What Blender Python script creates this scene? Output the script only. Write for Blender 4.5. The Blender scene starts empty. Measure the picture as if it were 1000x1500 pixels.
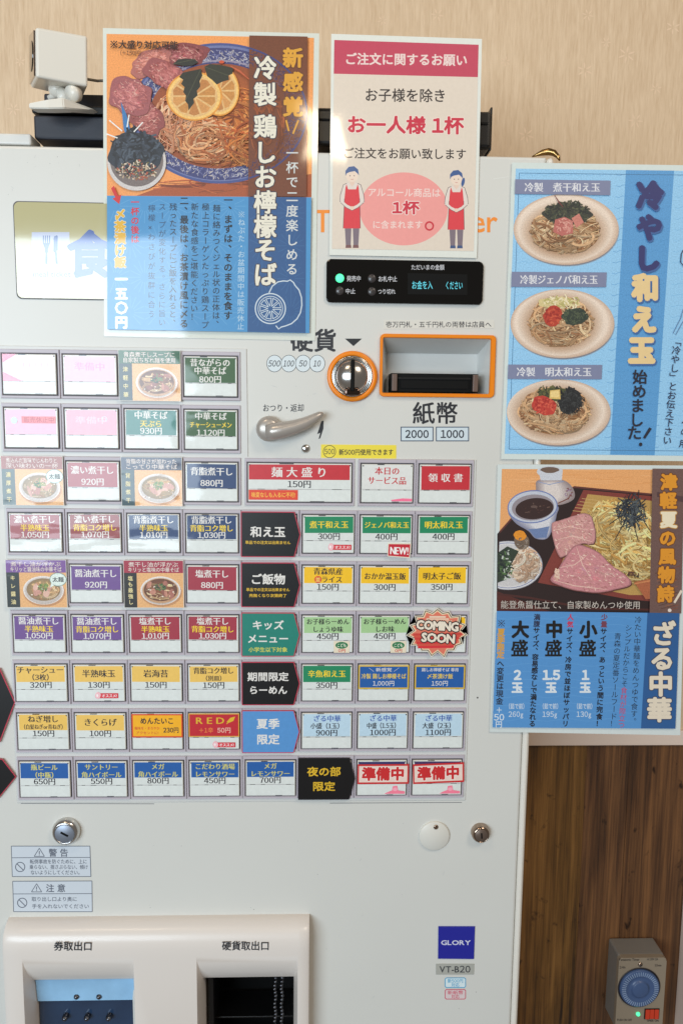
import bpy, bmesh, math, random
from math import sin, cos, pi, radians
from mathutils import Matrix, Vector

# ------------------------------------------------------------------ camera
U = 0.058                         # width of one button cell in metres
A = 0.889                         # height of a button row / width of a cell
ZC = 1.45                         # height of the lens
Z0 = ZC + 1.121 * U               # height of row 0 of the button grid
F = 1150.0                        # focal length in photograph pixels
pitch, yaw, roll = radians(7.22), radians(1.97), radians(0.62)
CAM = Vector((5.216 * U, -13.489 * U, ZC))
fw = Vector((sin(yaw) * cos(pitch), cos(yaw) * cos(pitch), -sin(pitch)))
r0 = Vector((cos(yaw), -sin(yaw), 0)); u0 = r0.cross(fw)
rt = r0 * cos(roll) + u0 * sin(roll); up = -r0 * sin(roll) + u0 * cos(roll)
scn = bpy.context.scene
COL = scn.collection
cd = bpy.data.cameras.new('camera'); cam = bpy.data.objects.new('camera', cd); COL.objects.link(cam)
cd.sensor_fit = 'VERTICAL'; cd.sensor_height = 36; cd.lens = 36 * F / 1500
cd.clip_start = 0.02; cd.clip_end = 50
m = Matrix(((rt.x, up.x, -fw.x, CAM.x), (rt.y, up.y, -fw.y, CAM.y), (rt.z, up.z, -fw.z, CAM.z), (0, 0, 0, 1)))
cam.matrix_world = m
scn.camera = cam

# ------------------------------------------------------------------ light
world = bpy.data.worlds.new('World'); scn.world = world; world.use_nodes = True
bg = world.node_tree.nodes['Background']
bg.inputs[0].default_value = (1.0, 0.90, 0.80, 1); bg.inputs[1].default_value = 0.17
def area(name, loc, target, sx, sy, energy, col):
    l = bpy.data.lights.new(name, 'AREA'); l.shape = 'RECTANGLE'; l.size = sx; l.size_y = sy
    l.energy = energy; l.color = col
    o = bpy.data.objects.new(name, l); COL.objects.link(o); o.location = loc
    o.rotation_euler = (Vector(target) - Vector(loc)).to_track_quat('-Z', 'Y').to_euler()
    return o
# daylight through the shop window, to the left behind the camera
area('window_light', (CAM.x - 1.9, -3.0, ZC + 0.09), (CAM.x - 1.9, 0, ZC + 0.09), 2.6, 1.38, 104, (0.75, 0.89, 1.0))
# warm ceiling lamps of the shop
area('ceiling_light', (CAM.x + 1.2, -1.5, ZC + 1.5), (CAM.x, 0.1, ZC - 0.1), 0.6, 0.6, 16, (1.0, 0.86, 0.70))
area('ceiling_light', (CAM.x - 0.7, -1.1, ZC + 1.5), (CAM.x - 0.2, 0.2, ZC + 0.1), 0.35, 0.35, 5, (1.0, 0.80, 0.58))
area('pendant_light', (CAM.x + 0.02, -1.5, ZC + 0.76), (CAM.x, 0, ZC + 0.3), 0.10, 0.10, 1.2, (1.0, 0.80, 0.55))
scn.view_settings.view_transform = 'Standard'; scn.view_settings.look = 'None'
scn.view_settings.exposure = 0.1; scn.view_settings.gamma = 1

# ------------------------------------------------------------------ helpers
def W(px, py, y=0.0):
    """the point of the plane at depth y that the photograph shows at (px, py)"""
    d = fw * F + rt * (px - 500) - up * (py - 750)
    t = (y - CAM.y) / d.y
    return CAM + d * t
def lin(c):
    return tuple(((v / 255) / 12.92 if v <= 10 else (((v / 255) + 0.055) / 1.055) ** 2.4) for v in c)

def newmat(name):
    mt = bpy.data.materials.new(name); mt.use_nodes = True
    return mt, mt.node_tree, mt.node_tree.nodes['Principled BSDF']
def link(nt, a, b): nt.links.new(a, b)
def bump(nt, b, scale, strength, dist=0.001, detail=2, stretch=(1, 1, 1), socket='Normal', world_pos=False):
    tc = nt.nodes.new('ShaderNodeNewGeometry' if world_pos else 'ShaderNodeTexCoord'); mp = nt.nodes.new('ShaderNodeMapping'); mp.inputs['Scale'].default_value = stretch
    n = nt.nodes.new('ShaderNodeTexNoise'); n.inputs['Scale'].default_value = scale; n.inputs['Detail'].default_value = detail
    bp = nt.nodes.new('ShaderNodeBump'); bp.inputs['Strength'].default_value = strength; bp.inputs['Distance'].default_value = dist
    link(nt, tc.outputs['Position' if world_pos else 'Object'], mp.inputs[0]); link(nt, mp.outputs[0], n.inputs['Vector'])
    link(nt, n.outputs['Fac'], bp.inputs['Height']); link(nt, bp.outputs[0], b.inputs[socket])
    return n
def plain(name, rgb, rough=0.5, metal=0.0, spec=0.5, bs=0, bstr=0.2, bdist=0.001, coat=0, var=0.0, vscale=8):
    mt, nt, b = newmat(name)
    c = lin(rgb)
    b.inputs['Base Color'].default_value = (*c, 1)
    b.inputs['Roughness'].default_value = rough; b.inputs['Metallic'].default_value = metal
    b.inputs['Specular IOR Level'].default_value = spec
    b.inputs['Coat Weight'].default_value = coat; b.inputs['Coat Roughness'].default_value = 0.08
    if bs: bump(nt, b, bs, bstr, bdist)
    if var:
        tc = nt.nodes.new('ShaderNodeTexCoord'); n = nt.nodes.new('ShaderNodeTexNoise')
        n.inputs['Scale'].default_value = vscale; n.inputs['Detail'].default_value = 6
        mr = nt.nodes.new('ShaderNodeMapRange'); mr.inputs[3].default_value = 1 - var; mr.inputs[4].default_value = 1 + var
        hs = nt.nodes.new('ShaderNodeHueSaturation'); hs.inputs['Color'].default_value = (*c, 1)
        link(nt, tc.outputs['Object'], n.inputs['Vector']); link(nt, n.outputs['Fac'], mr.inputs[0])
        link(nt, mr.outputs[0], hs.inputs['Value']); link(nt, hs.outputs[0], b.inputs['Base Color'])
        mr2 = nt.nodes.new('ShaderNodeMapRange'); mr2.inputs[3].default_value = max(0.02, rough - 0.10); mr2.inputs[4].default_value = min(1, rough + 0.10)
        link(nt, n.outputs['Fac'], mr2.inputs[0]); link(nt, mr2.outputs[0], b.inputs['Roughness'])
    return mt
def printmat(name, rough, coat, grain=0.0, gscale=500, wave=0, wavestr=0.0, wdist=0.002):
    mt, nt, b = newmat(name)
    at = nt.nodes.new('ShaderNodeAttribute'); at.attribute_name = 'Col'
    src = at.outputs['Color']
    if grain:
        tc = nt.nodes.new('ShaderNodeTexCoord'); n = nt.nodes.new('ShaderNodeTexNoise')
        n.inputs['Scale'].default_value = gscale; n.inputs['Detail'].default_value = 5; n.inputs['Roughness'].default_value = 0.65
        mr = nt.nodes.new('ShaderNodeMapRange'); mr.inputs[1].default_value = 0.3; mr.inputs[2].default_value = 0.7
        mr.inputs[3].default_value = 1 - grain; mr.inputs[4].default_value = 1 + grain
        hs = nt.nodes.new('ShaderNodeHueSaturation')
        link(nt, tc.outputs['Object'], n.inputs['Vector']); link(nt, n.outputs['Fac'], mr.inputs[0])
        link(nt, mr.outputs[0], hs.inputs['Value']); link(nt, src, hs.inputs['Color']); src = hs.outputs[0]
    link(nt, src, b.inputs['Base Color'])
    b.inputs['Roughness'].default_value = rough
    b.inputs['Coat Weight'].default_value = coat; b.inputs['Coat Roughness'].default_value = 0.06
    if wave:
        bump(nt, b, wave, wavestr, wdist, detail=1.2 if wave < 20 else 2, stretch=(1, 1, 1) if wave < 20 else (0.55, 1, 1.5), socket='Coat Normal' if coat else 'Normal', world_pos=True)
    return mt

M = dict(
    poster=printmat('laminated_print', 0.45, 1.0, 0.03, 260, 11, 0.32, 0.004),
    food=printmat('laminated_food_print', 0.45, 1.0, 0.20, 800, 11, 0.32, 0.004),
    card=printmat('price_card_print', 0.4, 0.62, 0.05, 200, 26, 0.55, 0.002),
    cardfood=printmat('card_food_print', 0.4, 0.8, 0.22, 700, 26, 0.5, 0.003),
    dark=printmat('dark_card_print', 0.35, 0.25),
    ink=printmat('screen_printed_ink', 0.5, 0.0),
    panel=plain('painted_steel', (212, 211, 205), 0.34, bs=900, bstr=0.05, bdist=0.0005, var=0.05, vscale=4),
    panel2=plain('painted_steel_button_plate', (208, 208, 205), 0.38, bs=900, bstr=0.04, bdist=0.0004, var=0.02, vscale=7),
    bezel=plain('lavender_grey_plastic', (186, 178, 186), 0.4, var=0.03, vscale=30),
    gasket=plain('dark_gap_rubber', (72, 68, 72), 0.5),
    black=plain('black_plastic', (14, 14, 15), 0.32, bs=700, bstr=0.05),
    blackgl=plain('black_gloss', (4, 4, 4), 0.10, coat=0.2),
    navy=plain('dark_navy_metal', (34, 38, 50), 0.45, bs=500, bstr=0.06, var=0.1, vscale=12),
    void=plain('dark_interior', (3, 3, 3), 0.6, spec=0.2),
    orange=plain('orange_plastic', (236, 132, 12), 0.35, bs=300, bstr=0.05),
    chrome=plain('polished_chrome', (205, 202, 198), 0.2, metal=1),
    brass=plain('worn_brass', (150, 120, 75), 0.2, metal=1),
    steel=plain('brushed_steel', (96, 98, 104), 0.3, metal=1, bs=200, bstr=0.1),
    bluesteel=plain('clear_blue_flap', (34, 56, 84), 0.1, metal=0.0, coat=1, var=0.3, vscale=40),
    lever=plain('champagne_metal', (178, 170, 162), 0.30, metal=0.35, var=0.05, vscale=60),
    cream=plain('cream_plastic', (224, 215, 207), 0.34, bs=300, bstr=0.04, coat=0.12, var=0.02, vscale=6),
    slotgrey=plain('grey_slot_plastic', (214, 214, 210), 0.35, bs=400, bstr=0.05),
    white=plain('white_camera_plastic', (226, 222, 212), 0.3, bs=300, bstr=0.03),
    cap=plain('white_cap_plastic', (218, 215, 206), 0.35),
    timer=plain('warm_grey_plastic', (146, 132, 114), 0.42, bs=500, bstr=0.06),
    timerside=plain('cool_grey_plastic', (134, 130, 124), 0.42),
    dial=plain('blue_dial_plastic', (70, 92, 132), 0.35),
    trim=plain('pale_trim_paint', (226, 205, 190), 0.4, bs=200, bstr=0.05),
    lamp=plain('dull_lamp', (62, 58, 58), 0.25),
    glass=plain('smoked_cream_window', (190, 184, 142), 0.04, coat=1.0, bs=5, bstr=0.05),
)
mt, nt, b = newmat('green_led'); b.inputs['Base Color'].default_value = (0.05, 0.6, 0.25, 1)
b.inputs['Emission Color'].default_value = (0.08, 0.9, 0.36, 1); b.inputs['Emission Strength'].default_value = 1.3; M['led'] = mt
mt, nt, b = newmat('cyan_display'); b.inputs['Base Color'].default_value = (0.02, 0.2, 0.25, 1)
b.inputs['Emission Color'].default_value = (0.13, 0.62, 0.72, 1); b.inputs['Emission Strength'].default_value = 1.0; M['cyan'] = mt
mt, nt, b = newmat('red_neon'); b.inputs['Base Color'].default_value = (0.4, 0.02, 0.01, 1)
b.inputs['Emission Color'].default_value = (0.8, 0.1, 0.02, 1); b.inputs['Emission Strength'].default_value = 0.15; M['redlamp'] = mt
mt, nt, b = newmat('clear_key_plastic')
b.inputs['Transmission Weight'].default_value = 1; b.inputs['Roughness'].default_value = 0.02; b.inputs['IOR'].default_value = 1.35
M['clear'] = mt

def wall_mat():
    mt, nt, b = newmat('straw_grained_wallpaper')
    tc = nt.nodes.new('ShaderNodeTexCoord')
    def nz(stretch, scale, detail, rough=0.6):
        mp = nt.nodes.new('ShaderNodeMapping'); mp.inputs['Scale'].default_value = stretch
        n = nt.nodes.new('ShaderNodeTexNoise'); n.inputs['Scale'].default_value = scale; n.inputs['Detail'].default_value = detail
        n.inputs['Roughness'].default_value = rough; n.inputs['Distortion'].default_value = 0.25
        link(nt, tc.outputs['Object'], mp.inputs[0]); link(nt, mp.outputs[0], n.inputs['Vector']); return n
    a = nz((1, 1, 0.09), 330, 5); c = nz((1, 1, 0.07), 800, 3); d = nz((1, 1, 0.6), 2.2, 2)
    r = nt.nodes.new('ShaderNodeValToRGB')
    r.color_ramp.elements[0].position = 0.28; r.color_ramp.elements[0].color = (*lin((188, 158, 124)), 1)
    r.color_ramp.elements[1].position = 0.72; r.color_ramp.elements[1].color = (*lin((228, 204, 174)), 1)
    e = r.color_ramp.elements.new(0.5); e.color = (*lin((210, 184, 152)), 1)
    mx = nt.nodes.new('ShaderNodeMix'); mx.data_type = 'FLOAT'; mx.inputs[0].default_value = 0.35
    link(nt, a.outputs['Fac'], mx.inputs[2]); link(nt, c.outputs['Fac'], mx.inputs[3])
    mx2 = nt.nodes.new('ShaderNodeMix'); mx2.data_type = 'FLOAT'; mx2.inputs[0].default_value = 0.25
    link(nt, mx.outputs[0], mx2.inputs[2]); link(nt, d.outputs['Fac'], mx2.inputs[3])
    link(nt, mx2.outputs[0], r.inputs[0]); link(nt, r.outputs[0], b.inputs['Base Color'])
    bp = nt.nodes.new('ShaderNodeBump'); bp.inputs['Strength'].default_value = 0.22; bp.inputs['Distance'].default_value = 0.0012
    link(nt, mx.outputs[0], bp.inputs['Height']); link(nt, bp.outputs[0], b.inputs['Normal'])
    b.inputs['Roughness'].default_value = 0.55
    return mt
def wood_mat(name, dark, mid, light, seed):
    mt, nt, b = newmat(name)
    tc = nt.nodes.new('ShaderNodeTexCoord')
    def nz(stretch, scale, detail, dist=0.0):
        mp = nt.nodes.new('ShaderNodeMapping'); mp.inputs['Scale'].default_value = stretch; mp.inputs['Location'].default_value = (seed, seed * 1.7, seed * 2.3)
        n = nt.nodes.new('ShaderNodeTexNoise'); n.inputs['Scale'].default_value = scale; n.inputs['Detail'].default_value = detail
        n.inputs['Roughness'].default_value = 0.62; n.inputs['Distortion'].default_value = dist
        link(nt, tc.outputs['Object'], mp.inputs[0]); link(nt, mp.outputs[0], n.inputs['Vector']); return n
    a = nz((1, 1, 0.035), 90, 6, 0.4); fine = nz((1, 1, 0.02), 420, 3); big = nz((1, 1, 0.22), 9, 4, 0.8); spot = nz((1, 1, 0.6), 55, 3, 0.3)
    r = nt.nodes.new('ShaderNodeValToRGB')
    r.color_ramp.elements[0].position = 0.39; r.color_ramp.elements[0].color = (*lin(dark), 1)
    r.color_ramp.elements[1].position = 0.63; r.color_ramp.elements[1].color = (*lin(light), 1)
    e = r.color_ramp.elements.new(0.5); e.color = (*lin(mid), 1)
    m1 = nt.nodes.new('ShaderNodeMix'); m1.data_type = 'FLOAT'; m1.inputs[0].default_value = 0.4
    link(nt, a.outputs['Fac'], m1.inputs[2]); link(nt, big.outputs['Fac'], m1.inputs[3])
    m2 = nt.nodes.new('ShaderNodeMix'); m2.data_type = 'FLOAT'; m2.inputs[0].default_value = 0.25
    link(nt, m1.outputs[0], m2.inputs[2]); link(nt, fine.outputs['Fac'], m2.inputs[3]); link(nt, m2.outputs[0], r.inputs[0])
    sr = nt.nodes.new('ShaderNodeValToRGB'); sr.color_ramp.elements[0].position = 0.26; sr.color_ramp.elements[0].color = (0.15, 0.12, 0.1, 1)
    sr.color_ramp.elements[1].position = 0.36; sr.color_ramp.elements[1].color = (1, 1, 1, 1)
    link(nt, spot.outputs['Fac'], sr.inputs[0])
    mc = nt.nodes.new('ShaderNodeMix'); mc.data_type = 'RGBA'; mc.blend_type = 'MULTIPLY'; mc.inputs[0].default_value = 1
    link(nt, r.outputs[0], mc.inputs[6]); link(nt, sr.outputs[0], mc.inputs[7]); link(nt, mc.outputs[2], b.inputs['Base Color'])
    bp = nt.nodes.new('ShaderNodeBump'); bp.inputs['Strength'].default_value = 0.4; bp.inputs['Distance'].default_value = 0.001
    link(nt, m2.outputs[0], bp.inputs['Height']); link(nt, bp.outputs[0], b.inputs['Normal'])
    b.inputs['Roughness'].default_value = 0.42
    return mt

def tag(o, label=None, cat=None, group=None, kind=None):
    if label: o['label'] = label
    if cat: o['category'] = cat
    if group: o['group'] = group
    if kind: o['kind'] = kind
    return o
def empty(name, loc, label=None, cat=None, group=None):
    o = bpy.data.objects.new(name, None); o.empty_display_size = 0.02; COL.objects.link(o); o.location = loc
    return tag(o, label, cat, group)
def put(name, me, mat, parent):
    o = bpy.data.objects.new(name, me); COL.objects.link(o)
    if mat is not None: me.materials.append(M[mat] if isinstance(mat, str) else mat)
    if parent is not None:
        o.parent = parent
        pm = parent.matrix_world if parent.parent is None else None
        off = Vector(parent.location)
        q = parent.parent
        while q is not None: off += Vector(q.location); q = q.parent
        o.location = -off          # vertices are written in world coordinates
    return o
def finish(name, bm, mat, parent, smooth=False, recentre=True):
    bmesh.ops.recalc_face_normals(bm, faces=bm.faces)
    me = bpy.data.meshes.new(name); 
    if smooth:
        for f in bm.faces: f.smooth = True
    c = Vector((0, 0, 0))
    if recentre and bm.verts:
        for v in bm.verts: c += v.co
        c /= len(bm.verts)
        for v in bm.verts: v.co -= c
    bm.to_mesh(me); bm.free()
    o = put(name, me, mat, parent)
    o.location = Vector(o.location) + c
    return o
def bbox(bm, x0, x1, y0, y1, z0, z1, bev=0.0, seg=2):
    r = bmesh.ops.create_cube(bm, size=1)
    vs = r['verts']
    for v in vs:
        v.co = Vector(((x0 + x1) / 2 + v.co.x * (x1 - x0), (y0 + y1) / 2 + v.co.y * (y1 - y0), (z0 + z1) / 2 + v.co.z * (z1 - z0)))
    if bev:
        es = list({e for v in vs for e in v.link_edges})
        bmesh.ops.bevel(bm, geom=es, offset=bev, segments=seg, affect='EDGES', profile=0.5)
def box(name, x0, x1, y0, y1, z0, z1, mat, parent, bev=0.0, seg=2):
    bm = bmesh.new(); bbox(bm, x0, x1, y0, y1, z0, z1, bev, seg)
    return finish(name, bm, mat, parent)
def prism(name, pts, y0, y1, mat, parent, bev=0.0, seg=2):
    """outline of (x, z) points between depth y0 (front) and y1"""
    bm = bmesh.new()
    a = [bm.verts.new((p[0], y0, p[1])) for p in pts]; c = [bm.verts.new((p[0], y1, p[1])) for p in pts]
    f0 = bm.faces.new(a); bm.faces.new(c[::-1]); n = len(pts)
    for i in range(n): bm.faces.new((a[i], c[i], c[(i + 1) % n], a[(i + 1) % n]))
    if bev: bmesh.ops.bevel(bm, geom=list(f0.edges), offset=bev, segments=seg, affect='EDGES', profile=0.5)
    bmesh.ops.triangulate(bm, faces=[f for f in bm.faces if len(f.verts) > 4])
    return finish(name, bm, mat, parent)
def pxquad(px, y):
    return [(W(a, b, y).x, W(a, b, y).z) for a, b in px]
def rrect(x0, x1, z0, z1, r, n=5):
    pts = []
    for cx, cz, a0 in ((x1 - r, z1 - r, 0), (x0 + r, z1 - r, 90), (x0 + r, z0 + r, 180), (x1 - r, z0 + r, 270)):
        for k in range(n + 1):
            t = radians(a0 + 90 * k / n); pts.append((cx + r * cos(t), cz + r * sin(t)))
    return pts
def lathe(name, prof, cx, cz, mat, parent, n=40, smooth=True):
    """profile of (radius, y) about the y axis through (cx, cz)"""
    bm = bmesh.new(); rings = []
    for r, y in prof:
        if r < 1e-6: rings.append([bm.verts.new((cx, y, cz))])
        else: rings.append([bm.verts.new((cx + r * cos(2 * pi * k / n), y, cz + r * sin(2 * pi * k / n))) for k in range(n)])
    for a, c in zip(rings, rings[1:]):
        for k in range(n):
            k2 = (k + 1) % n
            if len(a) == 1 and len(c) == 1: continue
            if len(a) == 1: bm.faces.new((a[0], c[k], c[k2]))
            elif len(c) == 1: bm.faces.new((a[k], a[k2], c[0]))
            else: bm.faces.new((a[k], a[k2], c[k2], c[k]))
    return finish(name, bm, mat, parent, smooth)
def tube(name, pts, rad, mat, parent, n=8):
    bm = bmesh.new(); rings = []
    for i, p in enumerate(pts):
        p = Vector(p); q = Vector(pts[min(i + 1, len(pts) - 1)]) - Vector(pts[max(i - 1, 0)])
        q.normalize(); a = q.orthogonal().normalized() if abs(q.z) > 0.99 else q.cross(Vector((0, 0, 1))).normalized(); c = q.cross(a)
        rr = rad[i] if isinstance(rad, (list, tuple)) else rad
        rings.append([bm.verts.new(p + (a * cos(2 * pi * k / n) + c * sin(2 * pi * k / n)) * rr) for k in range(n)])
    for a, c in zip(rings, rings[1:]):
        for k in range(n): bm.faces.new((a[k], a[(k + 1) % n], c[(k + 1) % n], c[k]))
    bm.faces.new(rings[0]); bm.faces.new(rings[-1][::-1])
    return finish(name, bm, mat, parent, True)

# ------------------------------------------------------------------ printing
_gl = {}
def glyph(ch, off):
    k = (ch, off)
    if ch == '※' and k not in _gl:
        vs = []; fs = []
        def q(pts): fs.append(tuple(range(len(vs), len(vs) + 4))); vs.extend(pts)
        w = 0.035
        q([(0.14 - w, 0.02), (0.14, 0.02 - w), (0.86, 0.74 - w), (0.86 - w, 0.74)]); q([(0.14, 0.74), (0.14 - w, 0.74 - w), (0.86 - w, 0.02 - w), (0.86, 0.02)])
        for x, y in ((0.5, 0.70), (0.5, 0.04), (0.17, 0.37), (0.83, 0.37)): q([(x - 0.07, y), (x, y - 0.07), (x + 0.07, y), (x, y + 0.07)])
        _gl[k] = (vs, fs)
    if k not in _gl:
        cu = bpy.data.curves.new('glyph', 'FONT'); cu.body = ch; cu.resolution_u = 2; cu.offset = off; cu.size = 1
        o = bpy.data.objects.new('glyph', cu); me = o.to_mesh()
        vs = [(v.co.x, v.co.y) for v in me.vertices]; fs = [tuple(p.vertices) for p in me.polygons]
        o.to_mesh_clear(); bpy.data.objects.remove(o); bpy.data.curves.remove(cu)
        _gl[k] = (vs, fs)
    return _gl[k]
FULL = {str(i): chr(0xFF10 + i) for i in range(10)}
ROT = 'ー（）「」〜'
def smooth(pts, n=5):
    out = []; L = len(pts)
    for i in range(L):
        p0, p1, p2, p3 = pts[i - 1], pts[i], pts[(i + 1) % L], pts[(i + 2) % L]
        for k in range(n):
            t = k / n
            out.append(tuple(0.5 * (2 * p1[j] + (p2[j] - p0[j]) * t + (2 * p0[j] - 5 * p1[j] + 4 * p2[j] - p3[j]) * t * t + (3 * p1[j] - p0[j] - 3 * p2[j] + p3[j]) * t ** 3) for j in (0, 1)))
    return out
class Art:
    """flat print: every shape lies a hair above the last; coordinates (u right, v down)"""
    def __init__(self, mapf, y0=0.0, eps=4e-6):
        self.mapf = mapf; self.y = self.y0 = y0; self.eps = 2e-6; self.g = {}; self.v = []; self.f = []; self.c = []
    def add(self, vs, fs, col, step=None):
        if not vs: return
        # a shape goes just one hair above whatever already lies under it
        i0 = int(min(p[0] for p in vs) // 3); i1 = int(max(p[0] for p in vs) // 3); j0 = int(min(p[1] for p in vs) // 3); j1 = int(max(p[1] for p in vs) // 3)
        g = self.g; cells = [(i, j) for i in range(i0, i1 + 1) for j in range(j0, j1 + 1)]
        lv = 1 + max([g.get(k, 0) for k in cells])
        for k in cells: g[k] = lv
        b0 = len(self.v); yy = self.y0 - lv * self.eps; self.y = min(self.y, yy)
        for p in vs:
            x, z = self.mapf(p[0], p[1]); self.v.append((x, yy, z))
        self.f += [tuple(b0 + i for i in f) for f in fs]
        c = lin(col); self.c += [c] * len(vs)
    def poly(self, pts, col): self.add(pts, [tuple(range(len(pts)))], col)
    def rect(self, x0, y0, x1, y1, col): self.poly([(x0, y0), (x1, y0), (x1, y1), (x0, y1)], col)
    def frame(self, q, w, col):
        for i in range(len(q)): self.stroke([q[i], q[(i + 1) % len(q)]], w, col)
    def ell(self, cx, cy, rx, ry, col, rot=0, n=36, noise=0, rnd=None):
        pts = []; r = rnd or random
        ph = [r.uniform(0, 6.28) for _ in range(5)]
        for k in range(n):
            t = 2 * pi * k / n
            s = 1 + noise * sum(sin(t * (j * 2 + 2) + ph[j]) / (j + 1.3) for j in range(5)) if noise else 1
            a, c = rx * s * cos(t), ry * s * sin(t)
            pts.append((cx + a * cos(rot) - c * sin(rot), cy + a * sin(rot) + c * cos(rot)))
        pts.append((cx, cy))
        self.add(pts, [(k, (k + 1) % n, n) for k in range(n)], col)
    def ring(self, cx, cy, rx, ry, w, col, n=32, a0=0, a1=360, rot=0):
        pts = []
        for k in range(n + 1):
            t = radians(a0 + (a1 - a0) * k / n)
            for s in (-w / 2, w / 2):
                a, c = (rx + s) * cos(t), (ry + s) * sin(t)
                pts.append((cx + a * cos(rot) - c * sin(rot), cy + a * sin(rot) + c * cos(rot)))
        self.add(pts, [(2 * k, 2 * k + 2, 2 * k + 3, 2 * k + 1) for k in range(n)], col)
    def stroke(self, pts, w, col, taper=False):
        vs = []; n = len(pts)
        for i, p in enumerate(pts):
            q0 = pts[max(i - 1, 0)]; q1 = pts[min(i + 1, n - 1)]
            dx, dy = q1[0] - q0[0], q1[1] - q0[1]; L = math.hypot(dx, dy) or 1
            ww = w / 2 * (sin(pi * (i + 0.35) / (n - 0.3)) if taper else 1)
            vs += [(p[0] - dy / L * ww, p[1] + dx / L * ww), (p[0] + dy / L * ww, p[1] - dx / L * ww)]
        self.add(vs, [(2 * i, 2 * i + 2, 2 * i + 3, 2 * i + 1) for i in range(n - 1)], col)
    def soft(self, cx, cy, rx, ry, c0, c1, n=14, dx=0.0, dy=0.0, rot=0, s1=0.12, pts=40):
        """ellipse whose colour runs from c0 at the rim to c1 inside, as a photograph of a round thing prints"""
        for k in range(n):
            t = k / (n - 1); s = 1 - (1 - s1) * t
            self.ell(cx + dx * t, cy + dy * t, rx * s, ry * s, tuple(int(p + (q - p) * t) for p, q in zip(c0, c1)), rot, pts)
    def noodles(self, cx, cy, rx, ry, n, cols, w, seed, length=1.0, swirl=0.5, rot=0):
        r = random.Random(seed); a1, a2, a3 = r.uniform(2, 4), r.uniform(2, 4), r.uniform(0, 6)
        for _ in range(max(1, n // 2)):
            t = r.uniform(0, 6.28); q = math.sqrt(r.random()) * 0.93
            x, y = q * cos(t), q * sin(t); h = t + pi / 2 * r.choice((1, -1)) + r.uniform(-swirl, swirl); k = r.uniform(-0.35, 0.35)
            path = []
            for s in range(13):
                if x * x + y * y > 1.0 + 0.06 * r.random(): break
                path.append((rx * x, ry * y, h)); x += 0.09 * length * cos(h); y += 0.09 * length * sin(h); h += k + r.uniform(-0.16, 0.16)
            if len(path) < 3: continue
            m = path[len(path) // 2]; lum = sin(a1 * m[0] / rx * 2 + a3) * sin(a2 * m[1] / ry * 2 + a3) * 0.13 - 0.10 * (m[1] / ry) + r.uniform(-0.07, 0.07)
            base = r.choice(cols)
            for j in range(r.choice((1, 2, 2, 3))):
                o = (j - 1.0) * w * 0.95; f = 1 + lum + r.uniform(-0.10, 0.10)
                pts = []
                for px, py, hh in path[r.choice((0, 0, 1)):]:
                    px -= o * sin(hh); py += o * cos(hh); pts.append((cx + px * cos(rot) - py * sin(rot), cy + px * sin(rot) + py * cos(rot)))
                if len(pts) < 2: continue
                c = tuple(int(max(0, min(255, v * f))) for v in base)
                self.stroke([(p[0] + w * 0.2, p[1] + w * 0.3) for p in pts], w * 0.85, tuple(int(v * 0.68) for v in c)); self.stroke(pts, w * r.uniform(0.5, 0.75), c)
                if r.random() < 0.25: self.stroke([(p[0] - w * 0.12, p[1] - w * 0.15) for p in pts[1:4]], w * 0.3, tuple(min(255, int(v * 1.18 + 14)) for v in c))
    def sticks(self, cx, cy, rx, ry, n, cols, w, L, seed):
        r = random.Random(seed)
        for _ in range(n):
            t = r.uniform(0, 6.28); q = math.sqrt(r.random()); a = r.uniform(0, pi)
            x, y = cx + rx * q * cos(t), cy + ry * q * sin(t); l = L * r.uniform(0.5, 1.2)
            b = r.uniform(-0.3, 0.3) * l
            self.stroke([(x - l * cos(a) / 2, y - l * sin(a) / 2), (x + b * sin(a), y - b * cos(a)), (x + l * cos(a) / 2, y + l * sin(a) / 2)], w * r.uniform(0.6, 1.3), r.choice(cols))
    def gl(self, ch, cx, cy, size, col, off, sx=1.0, rot=0.0, skew=0.0, top=None):
        vs, fs = glyph(ch, off)
        out = []
        for x, y in vs:
            x = (x - 0.5) * size * sx; y = -(y - 0.38) * size
            x += -y * skew
            out.append((cx + x * cos(rot) - y * sin(rot), cy + x * sin(rot) + y * cos(rot)))
        self._v += out; self._f += [tuple(len(self._v) - len(out) + i for i in f) for f in fs]
    def text(self, s, cx, cy, size, col, width=None, bold=0.02, ang=0.0, outline=None, ow=0.05, mincho=False, skew=0.0, align='c'):
        s = ''.join(FULL.get(c, c) for c in s)
        items = []; pen = 0
        for ch in s:
            if ch == ' ': pen += 0.3; continue
            if ord(ch) < 0x2000 or ch in '０１２３４５６７８９':
                vs, _ = glyph(ch, 0)
                lo = min(v[0] for v in vs); hi = max(v[0] for v in vs)
                items.append((ch, pen + 0.04 - lo + 0.5)); pen += hi - lo + 0.09
            else:
                items.append((ch, pen + 0.5)); pen += 1
        sx = 1.0
        if width: sx = width / (pen * size)
        x0 = {'c': -pen / 2, 'l': 0, 'r': -pen}[align]
        def lay(col, dx=0.0, dy=0.0):
            self._v = []; self._f = []
            for ch, p in items:
                d = (x0 + p) * size * sx + dx * size
                self.gl(ch, cx + d * cos(ang), cy + dy * size + d * sin(ang), size, col, 0, sx, ang, skew)
            self.add(self._v, self._f, col)
        if outline:
            for k in range(8): lay(outline, (bold + ow) * cos(k * pi / 4), (bold + ow) * sin(k * pi / 4))
        if mincho: lay(col, -0.028); lay(col, 0.028)
        elif bold < 0.008: lay(col)
        else:
            nn = 4 if bold < 0.035 else 8
            for k in range(nn): lay(col, bold * cos(k * 2 * pi / nn + pi / 4), bold * sin(k * 2 * pi / nn + pi / 4))
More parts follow.
